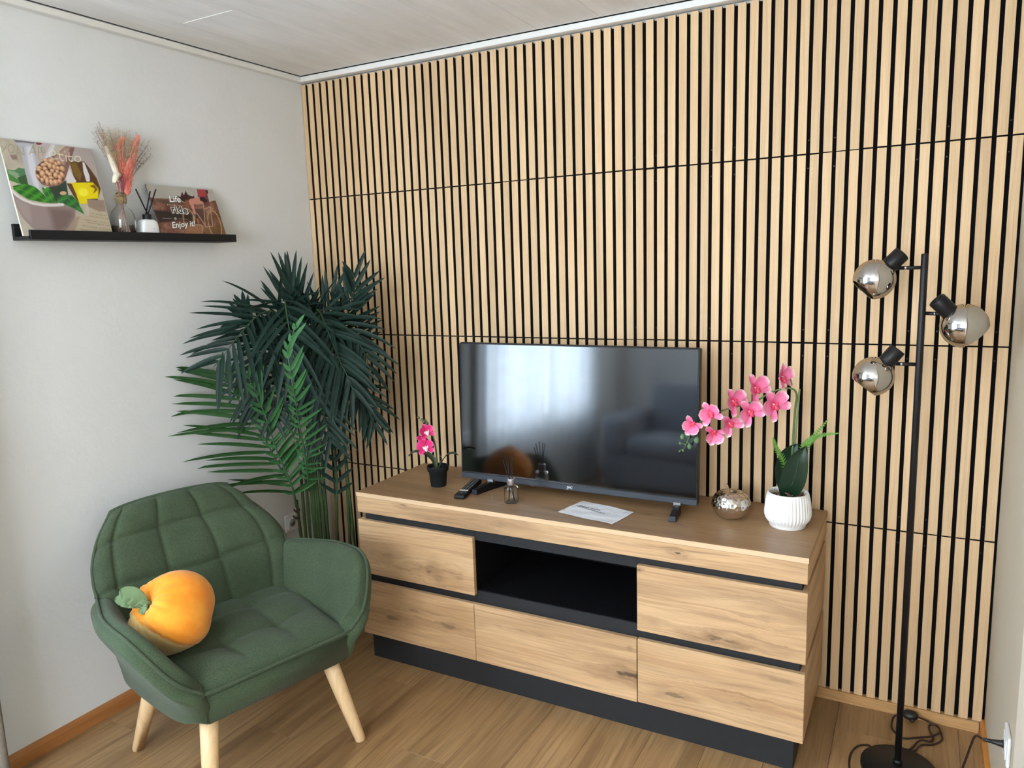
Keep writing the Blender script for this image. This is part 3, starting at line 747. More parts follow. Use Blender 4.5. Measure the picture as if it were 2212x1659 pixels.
# flex: loops on the floor, foot switch, plug
def FP(x, y, z=.0035): return Vector((x-LX, y-LY, z))
c1 = [FP(2.600, -.040, .026), FP(2.633, -.030, .012), FP(2.661, -.040, .006), FP(2.672, -.080), FP(2.671, -.110), FP(2.648, -.145), FP(2.614, -.166), FP(2.595, -.205), FP(2.575, -.225)]
c2 = [FP(2.555, -.046, .026), FP(2.530, -.050, .014), FP(2.524, -.097), FP(2.542, -.138), FP(2.565, -.150), FP(2.606, -.125), FP(2.644, -.108, .009), FP(2.666, -.072, .009), FP(2.661, -.042, .010),
      FP(2.640, -.036, .006), FP(2.635, -.058), FP(2.646, -.105), FP(2.640, -.132), FP(2.608, -.150, .008), FP(2.584, -.20), FP(2.565, -.222)]
c3 = [FP(2.448, -.440), FP(2.420, -.400), FP(2.414, -.320), FP(2.430, -.262), FP(2.458, -.240), FP(2.476, -.252)]
for c in (c1, c2, c3): MB().tube(spline(c, len(c)*7), .0031, 8).obj('flex', m_cable, fl_, True)
sw = MB().lathe([(.0005, -.011), (.016, -.010), (.0235, -.003), (.0235, .004), (.016, .010), (.0005, .012)], 32).obj('foot_switch', m_rubber, fl_, True, loc=FP(2.578, -.046, .030), rot=(math.radians(35), 0, 0)); sw.scale = (1.05, .72, 1)
MB().lathe([(.0005, 0), (.007, 0), (.007, .006), (.0005, .008)], 20).obj('switch_button', m_rubber, fl_, True, loc=FP(2.584, -.062, .022), rot=(math.radians(70), 0, 0))
c4 = [FP(2.64, -.455), FP(2.670, -.430, .005), FP(2.700, -.395, .05), FP(2.715, -.440, .15), FP(2.722, -.510, .250), FP(2.726, -.580, .322), FP(2.738, -.628, .345)]
MB().tube(spline(c4, 50), .0031, 8).obj('flex', m_cable, fl_, True)
g = MB().lathe([(.0035, 0), (.0048, .001), (.0048, .004), (.0038, .005), (.0050, .006), (.0050, .009), (.0040, .010), (.0055, .012), (.0055, .014), (.0048, .016), (.0085, .040), (.0105, .043)], 20)
g.xf(Matrix.Translation((2.738-LX, -.628-LY, .345)) @ Matrix.Rotation(PI/2, 4, 'Y')).obj('plug', m_rubber, fl_, True)

# white cable conduit in the corner behind the palm
cd = MB().tube(spline([(.013, -.150, .492), (.020, -.105, .487), (.026, -.075, .45), (.027, -.060, .38), (.024, -.054, .30), (.022, -.050, .20), (.022, -.046, .07)], 40), .011, 12).obj('cable_conduit', plain('white_conduit', (.62, .62, .62, 1), .35), None, True)
tag(cd, 'curved white cable conduit in the room corner behind the palm stems', 'cable conduit')

# ------------------------------------------------------------------ picture ledge and what stands on it
m_ledge = plain('black_ledge', (.010, .011, .013, 1), .5, var=.05, spec=.25)
le = empty('wall_shelf', (0, -.943, 1.708)); tag(le, 'narrow black picture ledge on the white left wall', 'shelf')
def lp(name, x0, x1, z0, z1): return box(name, x0, x1, -1.347+.943, -.539+.943, z0-1.708, z1-1.708, m_ledge, le, .0012)
lp('shelf_board', .0005, .100, 1.708, 1.7195); lp('back_rail', .0005, .013, 1.7197, 1.7600); lp('front_lip', .091, .101, 1.7085, 1.7375)
SZ = 1.7197

def homog(src, dst):
    A = []; b = []
    for (x, y), (u, v) in zip(src, dst):
        A.append([x, y, 1, 0, 0, 0, -u*x, -u*y]); b.append(u); A.append([0, 0, 0, x, y, 1, -v*x, -v*y]); b.append(v)
    h = np.linalg.solve(np.array(A, float), np.array(b, float)); return np.append(h, 1).reshape(3, 3)
def smooth_noise(u, v, k, seed):
    r = np.random.default_rng(seed); G = r.random((k+2, k+2)); x = np.clip(u, 0, 1)*k; y = np.clip(v, 0, 1)*k
    i = np.minimum(x.astype(int), k); j = np.minimum(y.astype(int), k); fx = x-i; fy = y-j; fx = fx*fx*(3-2*fx); fy = fy*fy*(3-2*fy)
    return (G[i, j]*(1-fx)+G[np.minimum(i+1, k+1), j]*fx)*(1-fy)+(G[i, np.minimum(j+1, k+1)]*(1-fx)+G[np.minimum(i+1, k+1), np.minimum(j+1, k+1)]*fx)*fy
class Print:
    def __init__(s, nu, nv, corners, W_, H_):
        s.nu, s.nv, s.W, s.H = nu, nv, W_, H_
        u, v = np.meshgrid(np.arange(nu+1)/nu, np.arange(nv+1)/nv, indexing='ij'); s.u, s.v = u.ravel(), v.ravel()
        h = homog([(0, 0), (1, 0), (1, 1), (0, 1)], corners); q = h @ np.stack([s.u, s.v, np.ones_like(s.u)]); s.x, s.y = q[0]/q[2], q[1]/q[2]
        s.c = np.zeros((len(s.u), 3))
    def put(s, m, col):
        m = np.clip(m, 0, 1)[:, None]; col = np.array(col, float)
        if col.ndim == 1: col = col[None]
        s.c = s.c*(1-m)+col*m
    def poly(s, pts, soft=5, grow=0):
        P = np.array(pts, float); n = len(P); d = np.full(s.x.shape, 1e9); ins = np.zeros(s.x.shape, bool)
        for i in range(n):
            a, b = P[i], P[(i+1) % n]; ab = b-a; L = ab@ab+1e-9
            t_ = np.clip(((s.x-a[0])*ab[0]+(s.y-a[1])*ab[1])/L, 0, 1)
            d = np.minimum(d, np.hypot(s.x-a[0]-t_*ab[0], s.y-a[1]-t_*ab[1]))
            cond = ((a[1] > s.y) != (b[1] > s.y)); xx = a[0]+(s.y-a[1])*ab[0]/(ab[1] if abs(ab[1]) > 1e-9 else 1e-9)
            ins ^= cond & (s.x < xx)
        return np.clip((np.where(ins, d, -d)+grow)/soft+.5, 0, 1)
    def ell(s, cx, cy, rx, ry, rot=0, soft=.12):
        c_, s_ = math.cos(rot), math.sin(rot); dx, dy = s.x-cx, s.y-cy
        r = np.hypot((dx*c_+dy*s_)/rx, (-dx*s_+dy*c_)/ry); return np.clip((1-r)/soft+.5, 0, 1)
    def stroke(s, pts, w, soft=3):
        d = np.full(s.x.shape, 1e9)
        for a, b in zip(pts[:-1], pts[1:]):
            a = np.array(a, float); b = np.array(b, float); ab = b-a; L = ab@ab+1e-9
            t_ = np.clip(((s.x-a[0])*ab[0]+(s.y-a[1])*ab[1])/L, 0, 1); d = np.minimum(d, np.hypot(s.x-a[0]-t_*ab[0], s.y-a[1]-t_*ab[1]))
        return np.clip((w-d)/soft+.5, 0, 1)
    def nz(s, k, seed): return smooth_noise(s.u, s.v, k, seed)
    def build(s, name, par, x):
        """print faces +x; u runs along +y, v down"""
        nu, nv = s.nu, s.nv
        V = np.stack([np.full_like(s.u, x), s.u*s.W-s.W/2, s.H*(1-s.v)], 1)
        idx = np.arange((nu+1)*(nv+1)).reshape(nu+1, nv+1)
        F = np.stack([idx[:-1, :-1], idx[:-1, 1:], idx[1:, 1:], idx[1:, :-1]], -1).reshape(-1, 4)
        me = bpy.data.meshes.new('print'); me.from_pydata(V.tolist(), [], F.tolist()); me.update()
        at = me.color_attributes.new('print', 'FLOAT_COLOR', 'POINT')
        sr = np.clip(s.c, 0, 255)/255; li = np.where(sr <= .04045, sr/12.92, ((sr+.055)/1.055)**2.4)
        at.data.foreach_set('color', np.concatenate([li, np.ones((len(li), 1))], 1).astype('f').ravel())
        t = NT(name+'_print'); a = t.node('ShaderNodeAttribute'); a.attribute_name = 'print'
        t.pb(color=a.outputs['Color'], rough=.35, spec=.4)
        return link('print', me, t.m, par)
def ellp(cx, cy, rx, ry, rot=0, n=16):
    return [(cx+rx*math.cos(a)*math.cos(rot)-ry*math.sin(a)*math.sin(rot), cy+rx*math.cos(a)*math.sin(rot)+ry*math.sin(a)*math.cos(rot)) for a in [2*PI*i/n for i in range(n+1)]]

# --- large food print
p = Print(250, 250, [(68, 80), (1405, 236), (1590, 1478), (292, 1500)], .300, .300)
bg = 172+26*(p.nz(6, 1)-.5)+14*(p.nz(22, 2)-.5)
p.c = np.stack([bg+8, bg-2, bg-18], 1)
p.put(p.poly([(1150, 220), (1420, 230), (1500, 900), (1450, 700), (1250, 500), (1130, 420)], 40), (172, 160, 155))
p.put(p.poly([(640, 150), (860, 170), (820, 400), (700, 420), (600, 260)], 40), (184, 172, 172))
p.put(p.ell(665, 162, 45, 22), (120, 60, 60)); p.put(p.poly([(220, 330), (320, 330), (330, 400), (250, 400)], 20), (140, 118, 112))
p.put(p.poly([(840, 170), (900, 175), (840, 330), (760, 370), (720, 380)], 14), (206, 204, 208))
p.put(p.poly([(150, 545), (300, 555), (260, 660), (330, 700), (340, 760), (170, 700)], 8), (72, 128, 60))
p.put(p.poly([(265, 555), (330, 515), (415, 530), (425, 640), (300, 640)], 10), (78, 120, 84)); p.put(p.poly([(150, 550), (260, 570), (330, 610), (290, 670), (180, 610)], 12), (128, 158, 124))
p.put(p.poly([(290, 660), (430, 610), (450, 770), (340, 755)], 10), (52, 88, 46))
p.put(p.poly([(290, 105), (610, 145), (560, 200), (600, 330), (650, 440), (640, 880), (450, 800), (420, 560), (395, 330), (350, 190)], 10), (176, 176, 184))
p.put(p.poly([(470, 210), (550, 200), (590, 520), (600, 860), (540, 830), (480, 560)], 40), (206, 206, 214)); p.put(p.poly([(290, 105), (610, 145), (590, 170), (420, 150), (330, 150)], 8), (118, 112, 120))
p.put(p.poly([(1080, 430), (1180, 410), (1290, 420), (1360, 520), (1440, 650), (1480, 800), (1420, 960), (1160, 1015), (1080, 900), (1010, 740), (1130, 720)], 12), (84, 56, 30))
p.put(p.poly([(1090, 440), (1170, 430), (1240, 600), (1200, 700), (1120, 600)], 20), (120, 92, 40)); p.put(p.poly([(1000, 660), (1060, 520), (1150, 700), (1120, 730), (1010, 720)], 12), (214, 208, 208))
p.put(p.poly([(1262, 425), (1290, 430), (1345, 620), (1340, 700), (1290, 700), (1262, 560)], 8), (214, 208, 212))
p.put(p.poly([(1060, 720), (1380, 710), (1450, 800), (1430, 940), (1280, 950), (1270, 1015), (1160, 1018), (1120, 880)], 8), (226, 206, 8))
p.put(p.poly([(1330, 760), (1395, 740), (1440, 810), (1370, 870), (1400, 800)], 14), (120, 84, 14)); p.put(p.ell(1230, 850, 70, 60, 0, .6), (244, 232, 60))
p.put(p.poly([(1010, 730), (1080, 740), (1130, 900), (1120, 960), (1060, 840)], 8), (92, 60, 34)); p.put(p.poly([(1000, 800), (1060, 860), (1090, 950), (1000, 930)], 10), (196, 186, 186))
p.put(p.poly([(740, 790), (1000, 690), (1010, 900), (830, 1020), (780, 900)], 14), (44, 62, 48))
p.put(p.poly([(655, 440), (760, 380), (900, 320), (1040, 205), (1176, 216), (1090, 440), (1005, 640), (960, 720), (870, 770), (760, 785), (640, 750), (575, 660), (570, 570), (600, 490)], 6), (124, 92, 84))
p.put(p.poly([(860, 370), (1040, 215), (1110, 218), (1000, 470), (900, 420)], 30), (168, 142, 128))
p.put(p.poly([(590, 500), (700, 420), (900, 430), (990, 540), (970, 680), (860, 750), (720, 750), (620, 690), (585, 600)], 10), (92, 58, 48))
for cx, cy, rx, ry, ro in [(735, 405, 48, 28, .2), (818, 410, 52, 36, .3), (925, 440, 30, 34, .4), (882, 455, 22, 34, -.3), (750, 450, 42, 28, .3), (700, 470, 48, 26, -.1), (790, 480, 34, 46, .2), (850, 500, 26, 48, -.1),
    (905, 515, 34, 28, .3), (965, 520, 34, 44, -.5), (630, 510, 46, 24, .1), (715, 525, 36, 28, 0), (625, 545, 40, 22, .2), (815, 555, 32, 30, .5), (668, 595, 42, 50, .2), (742, 580, 30, 38, -.3), (775, 605, 36, 34, .2),
    (888, 565, 26, 30, 0), (950, 605, 32, 46, -.4), (858, 615, 36, 44, .2), (600, 640, 38, 28, .9), (915, 645, 28, 42, -.5), (700, 650, 26, 34, .2), (790, 655, 42, 20, .1), (656, 685, 28, 34, 0), (726, 700, 28, 64, .1),
    (785, 715, 30, 48, -.2), (845, 715, 38, 42, .3), (905, 700, 34, 28, .6)]:
    p.put(p.ell(cx, cy, rx, ry, ro), (178, 132, 98)); p.put(p.ell(cx-5, cy-8, rx*.62, ry*.6, ro, .8), (222, 182, 146))
def leafp(pts, c0, c1, vein):
    m = p.poly(pts, 7); n = .5+.5*np.sin(p.x*.03+p.y*.045); p.put(m, np.stack([c0[i]+(c1[i]-c0[i])*n for i in range(3)], 1)); p.put(p.stroke(vein, 3, 4)*m, tuple(k*1.25 for k in c1))
leafp([(214, 785), (300, 760), (430, 752), (545, 790), (650, 890), (700, 960), (716, 1020), (620, 1012), (430, 975), (300, 900), (222, 835)], (34, 92, 30), (70, 140, 40), [(225, 800), (430, 870), (690, 1000)])
leafp([(640, 800), (740, 790), (790, 880), (822, 1020), (720, 1020), (690, 940), (650, 870)], (40, 96, 40), (74, 140, 52), [(690, 800), (740, 900), (770, 1010)])
leafp([(828, 1000), (850, 930), (930, 890), (1060, 900), (1130, 970), (1165, 1060), (1215, 1168), (1120, 1115), (1000, 1070), (900, 1020)], (30, 84, 44), (58, 122, 54), [(840, 990), (1000, 940), (1200, 1150)])
p.put(p.ell(940, 872, 50, 27, -.1), (198, 160, 128)); p.put(p.poly([(668, 796), (700, 792), (698, 806), (674, 808)], 4), (230, 235, 225))
rim = [(190, 830), (260, 905), (340, 960), (480, 1010), (640, 1030), (800, 1025), (920, 1015), (1000, 1060), (1080, 1090)]
p.put(p.poly([(190, 830)]+rim[1:]+[(1080, 1190), (1040, 1290), (960, 1380), (860, 1430), (520, 1440), (430, 1380), (310, 1250), (240, 1100)], 7), (146, 128, 126))
p.put(p.poly([(700, 1080), (1060, 1110), (1060, 1200), (960, 1360), (850, 1420), (760, 1430)], 90), (118, 98, 94)); p.put(p.poly([(230, 960), (430, 1060), (430, 1300), (310, 1220), (250, 1080)], 70), (158, 142, 138))
p.put(p.stroke([(192, 850), (262, 925), (345, 978), (480, 1030), (640, 1052), (800, 1048), (915, 1035)], 20, 10), (212, 204, 202))
p.put(p.poly([(1270, 950), (1510, 960), (1520, 1120), (1400, 1120), (1280, 1070)], 10), (146, 126, 112)); p.put(p.poly([(1285, 1060), (1400, 1110), (1530, 1160), (1590, 1480), (880, 1480), (1060, 1300), (1090, 1190), (1280, 1190)], 14), (178, 164, 140))
p.put(p.poly([(1080, 1210), (1140, 1200), (1040, 1440), (900, 1450)], 30), (160, 140, 122))
for y0, a, b in ((1150, 1300, 1530), (1190, 1290, 1540), (1240, 1170, 1545), (1280, 1240, 1550), (1330, 1170, 1560), (1385, 1140, 1570), (1430, 1140, 1575), (1040, 1440, 1520)):
    x_ = a; sl = .22
    while x_ < b:
        w_ = rng.integers(18, 60); p.put(p.stroke([(x_, y0+(x_-a)*sl*.6), (min(x_+w_, b), y0+(min(x_+w_, b)-a)*sl*.6)], 5, 6)*.55*(p.nz(120, int(x_)) > .3), (110, 98, 84)); x_ += w_+14
pale, gr = (232, 228, 205), (150, 146, 112)
LET = [([(105, 205), (150, 250)], gr), ([(190, 190), (150, 250), (105, 290)], gr), (ellp(250, 240, 46, 62, .2), gr), ([(325, 320), (352, 205), (405, 325), (432, 325), (425, 215)], gr),
       ([(510, 320), (575, 200), (600, 320)], gr), ([(540, 290), (600, 285)], gr), ([(640, 350), (650, 210), (690, 235), (690, 285), (645, 290)], gr), ([(705, 340), (700, 210), (740, 235), (738, 285), (705, 295)], gr),
       ([(820, 330), (880, 325), (885, 275), (850, 260), (805, 290), (800, 350), (850, 385), (920, 380)], pale), ([(940, 280), (945, 370), (975, 410), (1000, 400)], pale), ([(915, 310), (1000, 325)], pale),
       ([(1035, 330), (1040, 415)], pale), ([(1030, 270), (1034, 285)], pale), ([(1085, 290), (1075, 390), (1100, 415), (1125, 405)], pale), ([(1050, 340), (1130, 350)], pale), (ellp(1200, 380, 42, 40), pale)]
for pts, col in LET: p.put(p.stroke(pts, 5.5, 4)*.9, col)
lean = math.atan2(.070, .305)
def picture(name, label, W_, H_, yc, xb, lean, edge):
    e = empty(name, (xb, yc, SZ+.0005), (0, -lean, 0)); tag(e, label, 'picture')
    o = box('panel', -.0065, -.0003, -W_/2, W_/2, 0, H_, edge, e, .0006); return e
e = picture('picture_panel', 'large square food picture of a mortar with basil and pine nuts on the ledge', .300, .308, -1.2090, .0835, lean, plain('cream_edge', (.80, .76, .62, 1), .6))
p.H = .308; p.build('food', e, 0)
# --- small bicycle print
p = Print(280, 190, [(305, 80), (1592, 188), (1806, 1140), (545, 1112)], .298, .200)
sky = 172+8*(p.nz(5, 5)-.5); p.c = np.stack([sky+4, sky, sky-9], 1)
hz = p.poly([(300, 330), (480, 350), (900, 370), (1020, 440), (1100, 480), (1500, 430), (1600, 400), (1660, 400), (1830, 1160), (500, 1160)], 10)
n1, n2 = p.nz(9, 6), p.nz(40, 7); b_ = 60+45*n1+30*(n2-.5); p.put(hz, np.stack([b_+38, b_-2, b_-16], 1))
p.put(p.poly([(420, 580), (700, 600), (1000, 640), (1160, 640), (1160, 800), (900, 780), (500, 820), (440, 640)], 50), (48, 36, 34))
p.put(p.poly([(480, 370), (900, 390), (1000, 450), (700, 470), (500, 420)], 50)*.8, (84, 66, 56))
p.put(p.poly([(1100, 560), (1420, 560), (1420, 860), (1180, 860)], 30)*.7, (66, 46, 42)); p.put(p.poly([(1400, 900), (1830, 860), (1830, 1140), (1350, 1140)], 50)*.7, (120, 88, 52))
p.put(p.poly([(1000, 880), (1350, 880), (1330, 1100), (1000, 1050)], 40)*.6*(.4+p.nz(60, 9)), (168, 122, 78))
tan = (186, 156, 112)
p.put(p.stroke(ellp(1085, 760, 108, 205, -.12), 7, 5)*(p.y < 860), tan); p.put(p.stroke(ellp(1090, 770, 92, 185, -.12), 3, 4)*.8*(p.y < 830), (150, 122, 92))
p.put(p.stroke(ellp(1580, 860, 118, 270, -.16), 8, 6), tan); p.put(p.ell(1580, 860, 108, 258, -.16, .05)*.55, (96, 66, 48))
for a in np.linspace(0, 2*PI, 13)[:-1]: p.put(p.stroke([(1580, 860), (1580+105*math.cos(a)+30*math.sin(a)*.3, 860+250*math.sin(a))], 2, 3)*.5, (170, 140, 108))
for L_ in ([(1170, 860), (1180, 600)], [(1130, 830), (1200, 780), (1215, 610)], [(1180, 460), (1395, 455)], [(1395, 455), (1395, 910)], [(1250, 640), (1400, 890)], [(1395, 910), (1540, 890), (1520, 520)], [(1150, 860), (1310, 865), (1345, 900), (1300, 1090)], [(1420, 560), (1520, 515), (1570, 560)], [(1100, 470), (1160, 470)]):
    p.put(p.stroke(L_, 8, 5), (176, 150, 118))
p.put(p.poly([(1130, 380), (1200, 350), (1350, 345), (1400, 370), (1400, 450), (1200, 462), (1215, 560), (1240, 650), (1200, 650), (1160, 540), (1122, 440)], 7), (196, 132, 118))
p.put(p.poly([(1300, 250), (1290, 180), (1450, 185), (1500, 200), (1490, 300), (1420, 330), (1350, 350), (1300, 330)], 8), (158, 62, 66)); p.put(p.poly([(1400, 330), (1490, 280), (1510, 400), (1515, 500), (1430, 520), (1390, 440)], 8), (108, 62, 66))
p.put(p.poly([(1330, 340), (1400, 320), (1480, 390), (1460, 440), (1340, 400)], 8), (44, 30, 32)); p.put(p.poly([(1460, 200), (1505, 195), (1510, 265), (1480, 260)], 6), (44, 34, 40))
p.put(p.poly([(1220, 680), (1270, 680), (1275, 740), (1235, 740)], 6), (60, 36, 30)); p.put(p.poly([(1235, 740), (1275, 740), (1290, 830), (1250, 850)], 6), (168, 84, 54))
for q in ([(900, 300), (960, 330), (1000, 230), (1030, 300), (1070, 210), (1110, 290), (1200, 320), (1230, 300), (1230, 350), (1140, 370), (1100, 420), (1040, 440), (980, 400), (930, 350)],): p.put(p.poly(q, 6), (62, 34, 30))
p.put(p.poly([(1040, 400), (1110, 380), (1130, 480), (1100, 530), (1040, 520)], 10), (132, 82, 56))
p.put(p.stroke([(575, 737), (755, 745)], 4, 4), (150, 142, 132)); p.put(p.stroke([(890, 748), (1065, 760)], 4, 4), (150, 142, 132)); p.put(p.ell(826, 745, 26, 26), (160, 152, 142))
p.put(p.ell(702, 480, 9, 9), (225, 220, 210)); p.put(p.ell(826, 486, 9, 9), (225, 220, 210))
for q in ([(735, 470), (735, 495)], [(748, 495), (752, 472), (768, 495), (768, 472)], [(788, 495), (800, 472), (808, 495)]): p.put(p.stroke(q, 2.5, 3), (170, 150, 140))
e = picture('picture_panel', 'small landscape bicycle picture with white lettering on the right of the ledge', .298, .207, -.7180, .0835, math.atan2(.064, .20), plain('dark_edge', (.20, .17, .15, 1), .6))
p.H = .207; p.build('bicycle', e, 0)
m_lw = plain('white_lettering', (.86, .84, .80, 1), .5); m_lb = plain('black_lettering', (.02, .02, .02, 1), .5)
def letters(body, size, y, z, x, mat, sh, off, par, rz=0, sp=1.):
    M = Matrix(((0, 0, 1), (1, 0, 0), (0, 1, 0)))
    me = text_me(body, size, .00015, sh, off, sp); o = link('lettering', me, mat, par)
    o.matrix_local = Matrix.Translation((x, y, z)) @ M.to_4x4() @ Matrix.Rotation(rz, 4, 'Z'); return o
letters('Life', .036, -.045, .143, .0004, m_lb, .25, .0022, e, .02); letters('Life', .036, -.0455, .1435, .0008, m_lw, .25, .0008, e, .02)
letters('ride', .040, -.038, .100, .0004, m_lw, .0, .0032, e, -.03, 1.12); letters('ride', .040, -.039, .1005, .0008, m_lb, .0, .0008, e, -.03, 1.12)
letters('Enjoy it!', .033, -.040, .044, .0004, m_lb, .35, .0018, e, .10); letters('Enjoy it!', .033, -.0405, .0445, .0008, m_lw, .35, .0005, e, .10)

# --- glass bottle vase with dried flowers
BV = (.054, -.996, SZ)
bv = empty('dried_flower_vase', BV); tag(bv, 'clear glass bottle with pink and cream dried grasses between the two pictures', 'vase')
prof = [(.0005, .0), (.038, 0), (.0405, .004), (.0405, .062), (.0395, .078), (.034, .092), (.023, .104), (.0155, .112), (.0135, .118), (.0135, .150), (.0150, .152), (.0150, .155), (.0118, .155),
        (.0115, .118), (.0140, .110), (.021, .1020), (.032, .090), (.0372, .077), (.0382, .062), (.0382, .006), (.034, .004), (.0005, .004)]
MB().lathe(prof, 48).obj('bottle', glass('bottle_glass', (.96, .97, .96, 1)), bv, True)
m_twine = plain('jute_twine', (.30, .22, .12, 1), .85, var=.4, scale=300)
for i in range(9):
    z = .120+i*.0036; rr_ = .0162+.0012*math.sin(PI*i/8)+random.uniform(-.0004, .0006)
    MB().tube([(rr_*math.cos(a), rr_*math.sin(a), z+.0012*math.sin(a+i)) for a in [2*PI*k/20 for k in range(21)]], .0020, 6).obj('twine', m_twine, bv, True)
MB().tube(spline([(.016, -.004, .140), (.026, -.018, .150), (.024, -.032, .156), (.016, -.022, .160), (.012, -.004, .148)], 24), .0011, 6).obj('twine', m_twine, bv, True)
MB().tube(spline([(.016, -.004, .142), (.020, -.020, .142), (.022, -.034, .134), (.022, -.044, .128)], 16), .0013, 6).obj('twine', m_twine, bv, True)
m_drys = plain('dried_stem', (.36, .24, .15, 1), .8, var=.3); m_pinks = plain('pink_stem', (.62, .33, .36, 1), .7, var=.3)
for i in range(11):
    a = 2*PI*i/11; b = (.018*math.cos(a), .020*math.sin(a), .006+.01*random.random()); tp_ = (.007*math.cos(a+2), .007*math.sin(a+2), .16)
    MB().tube([b, ((b[0]+tp_[0])*.42, (b[1]+tp_[1])*.42, .085), tp_, (tp_[0]*1.2, tp_[1]*1.4, .19)], .0012, 5).obj('dried_stem', [m_drys, m_pinks][i % 2], bv)
def plume(par, pts, R, n, L, mat, name, up_=.75, w=.0013):
    c = spline(pts, 40); g = MB().tube(c, .0012, 5); N = len(c)
    for i in range(n):
        k = random.random(); j = min(int(k*(N-1)), N-2); P = c[j]; T = (c[j+1]-c[j]).normalized(); a = random.uniform(0, 2*PI)
        o_ = T.orthogonal().normalized(); o_ = Matrix.Rotation(a, 3, T) @ o_
        rr_ = R*math.sin(PI*min(1, .12+k*.85))**.6; tip = P+(o_*rr_*random.uniform(.5, 1.05)+T*L*random.uniform(.5, 1))
        s_ = T.cross(o_)*w; mid = P*.5+tip*.5+o_*rr_*.15
        g.add([P-s_, P+s_, mid+s_, tip, mid-s_], [(0, 1, 2, 3, 4)])
    o = g.obj(name, mat, par); return o
m_pk = plain('pink_plume', (1.0, .42, .33, 1), .8, var=.12, scale=90); m_cream = plain('cream_tail', (.82, .76, .62, 1), .8, var=.1); m_tan = plain('tan_grass', (.50, .38, .24, 1), .85, var=.3); m_brn = plain('brown_sprig', (.22, .15, .11, 1), .8, var=.3); m_mag = plain('magenta_bits', (.45, .08, .16, 1), .7)
def BP(y, z, x=.055): return Vector((x-BV[0], y-BV[1], z-SZ))
plume(bv, [BP(-.978, 1.875), BP(-.984, 1.95), BP(-.984, 2.02), BP(-.965, 2.058)], .021, 2200, .020, m_pk, 'pink_plume')
plume(bv, [BP(-.972, 1.875), BP(-.955, 1.95), BP(-.930, 2.02), BP(-.905, 2.072)], .020, 2200, .020, m_pk, 'pink_plume')
plume(bv, [BP(-.976, 1.865, .062), BP(-.970, 1.91, .064), BP(-.966, 1.95, .066), BP(-.955, 1.985, .066)], .021, 1500, .018, m_pk, 'pink_plume')
for pts, R in (([BP(-1.000, 1.93), BP(-1.012, 1.975), BP(-1.030, 2.03)], .009), ([BP(-1.005, 1.985), BP(-1.016, 2.01), BP(-1.020, 2.045)], .0075), ([BP(-.990, 1.90), BP(-1.004, 1.945), BP(-1.012, 1.985)], .0075), ([BP(-1.002, 1.935, .07), BP(-1.018, 1.93, .075), BP(-1.032, 1.905, .08)], .0085)):
    MB().tube(spline(pts, 14), [R*1.2*(.3+.7*math.sin(PI*min(1, .14+.80*i/13))**.6) for i in range(14)], 10).obj('bunny_tail', m_cream, bv, True)
    MB().tube([BP(-.982, 1.87), pts[0]], .001, 5).obj('dried_stem', m_drys, bv)
def sprigs(mat, n, y0, y1, z1, spread, name, dots, R):
    g = MB()
    for i in range(n):
        ty = random.uniform(y0, y1); tz = z1-abs(ty-(y0+y1)/2)*.25+random.uniform(-.05, .015); tx = .055+random.uniform(-spread, spread)
        c = spline([BP(-.98, 1.88), BP(-.98+(ty+.98)*.45, 1.88+(tz-1.88)*.55, .055+(tx-.055)*.4), BP(ty, tz, max(.006, tx))], 12); g.tube(c, .00035, 3, cap=False)
        for j in range(dots):
            q = c[random.randint(6, 11)]; e_ = q+Vector((random.uniform(-R, R), random.uniform(-R, R), random.uniform(0, R*1.6))); g.tube([q, e_], .00028, 3, cap=False)
            k = len(g.v); s_ = .0009; g.add([e_+Vector(v_)*s_ for v_ in ((1, 0, 0), (-1, 0, 0), (0, 1, 0), (0, -1, 0), (0, 0, 1.4), (0, 0, -1.4))], [(0, 2, 4), (2, 1, 4), (1, 3, 4), (3, 0, 4), (2, 0, 5), (1, 2, 5), (3, 1, 5), (0, 3, 5)])
    o = g.obj(name, mat, bv); o['kind'] = 'stuff'; return o
sprigs(m_tan, 120, -1.06, -.92, 2.085, .035, 'dried_grass', 14, .010)
sprigs(m_brn, 26, -1.068, -1.03, 2.085, .02, 'brown_sprigs', 10, .008); sprigs(m_brn, 14, -.885, -.852, 2.055, .02, 'brown_sprigs', 12, .007)
g = MB()
for i in range(26):
    q = BP(random.uniform(-1.012, -.985), random.uniform(1.905, 1.935), random.uniform(.055, .085)); g.tube([BP(-.984, 1.875), q], .0004, 3); k = len(g.v); g.lathe([(.0003, -.002), (.002, 0), (.0003, .002)], 6, c=q)
g.obj('magenta_sprig', m_mag, bv)

# --- white square reed diffuser
wd = empty('reed_diffuser', (.0600, -.9050, SZ)); tag(wd, 'white rounded reed diffuser with three black sticks beside the bicycle picture', 'reed diffuser')
def sq(u, v):
    a = 2*PI*u; n = 4; c_, s_ = math.cos(a), math.sin(a); r_ = (abs(c_)**n+abs(s_)**n)**(-1/n)
    b = -PI/2+PI*v; k = math.copysign(abs(math.cos(b))**.42, math.cos(b)); zz = math.copysign(abs(math.sin(b))**.6, math.sin(b))
    return Vector((.0235*r_*c_*k, .0360*r_*s_*k*(1-.08*zz), .0335+.0335*zz))
m_cerw = plain('glossy_white_ceramic', (.80, .82, .84, 1), .25, var=.01)
o = MB().grid(sq, 64, 24).obj('bottle', m_cerw, wd, True)
MB().lathe([(.0005, .062), (.0148, .062), (.0150, .064), (.0150, .0835), (.0145, .0845), (.0005, .0845)], 32).obj('collar', m_lamp, wd, True)
M = Matrix(((0, 0, 1), (1, 0, 0), (0, 1, 0)))
o = link('lettering', text_me('Elu', .008, .0001, .3), plain('grey_print', (.45, .45, .45, 1), .6), wd); o.matrix_local = Matrix.Translation((.0238, .006, .030)) @ M.to_4x4()
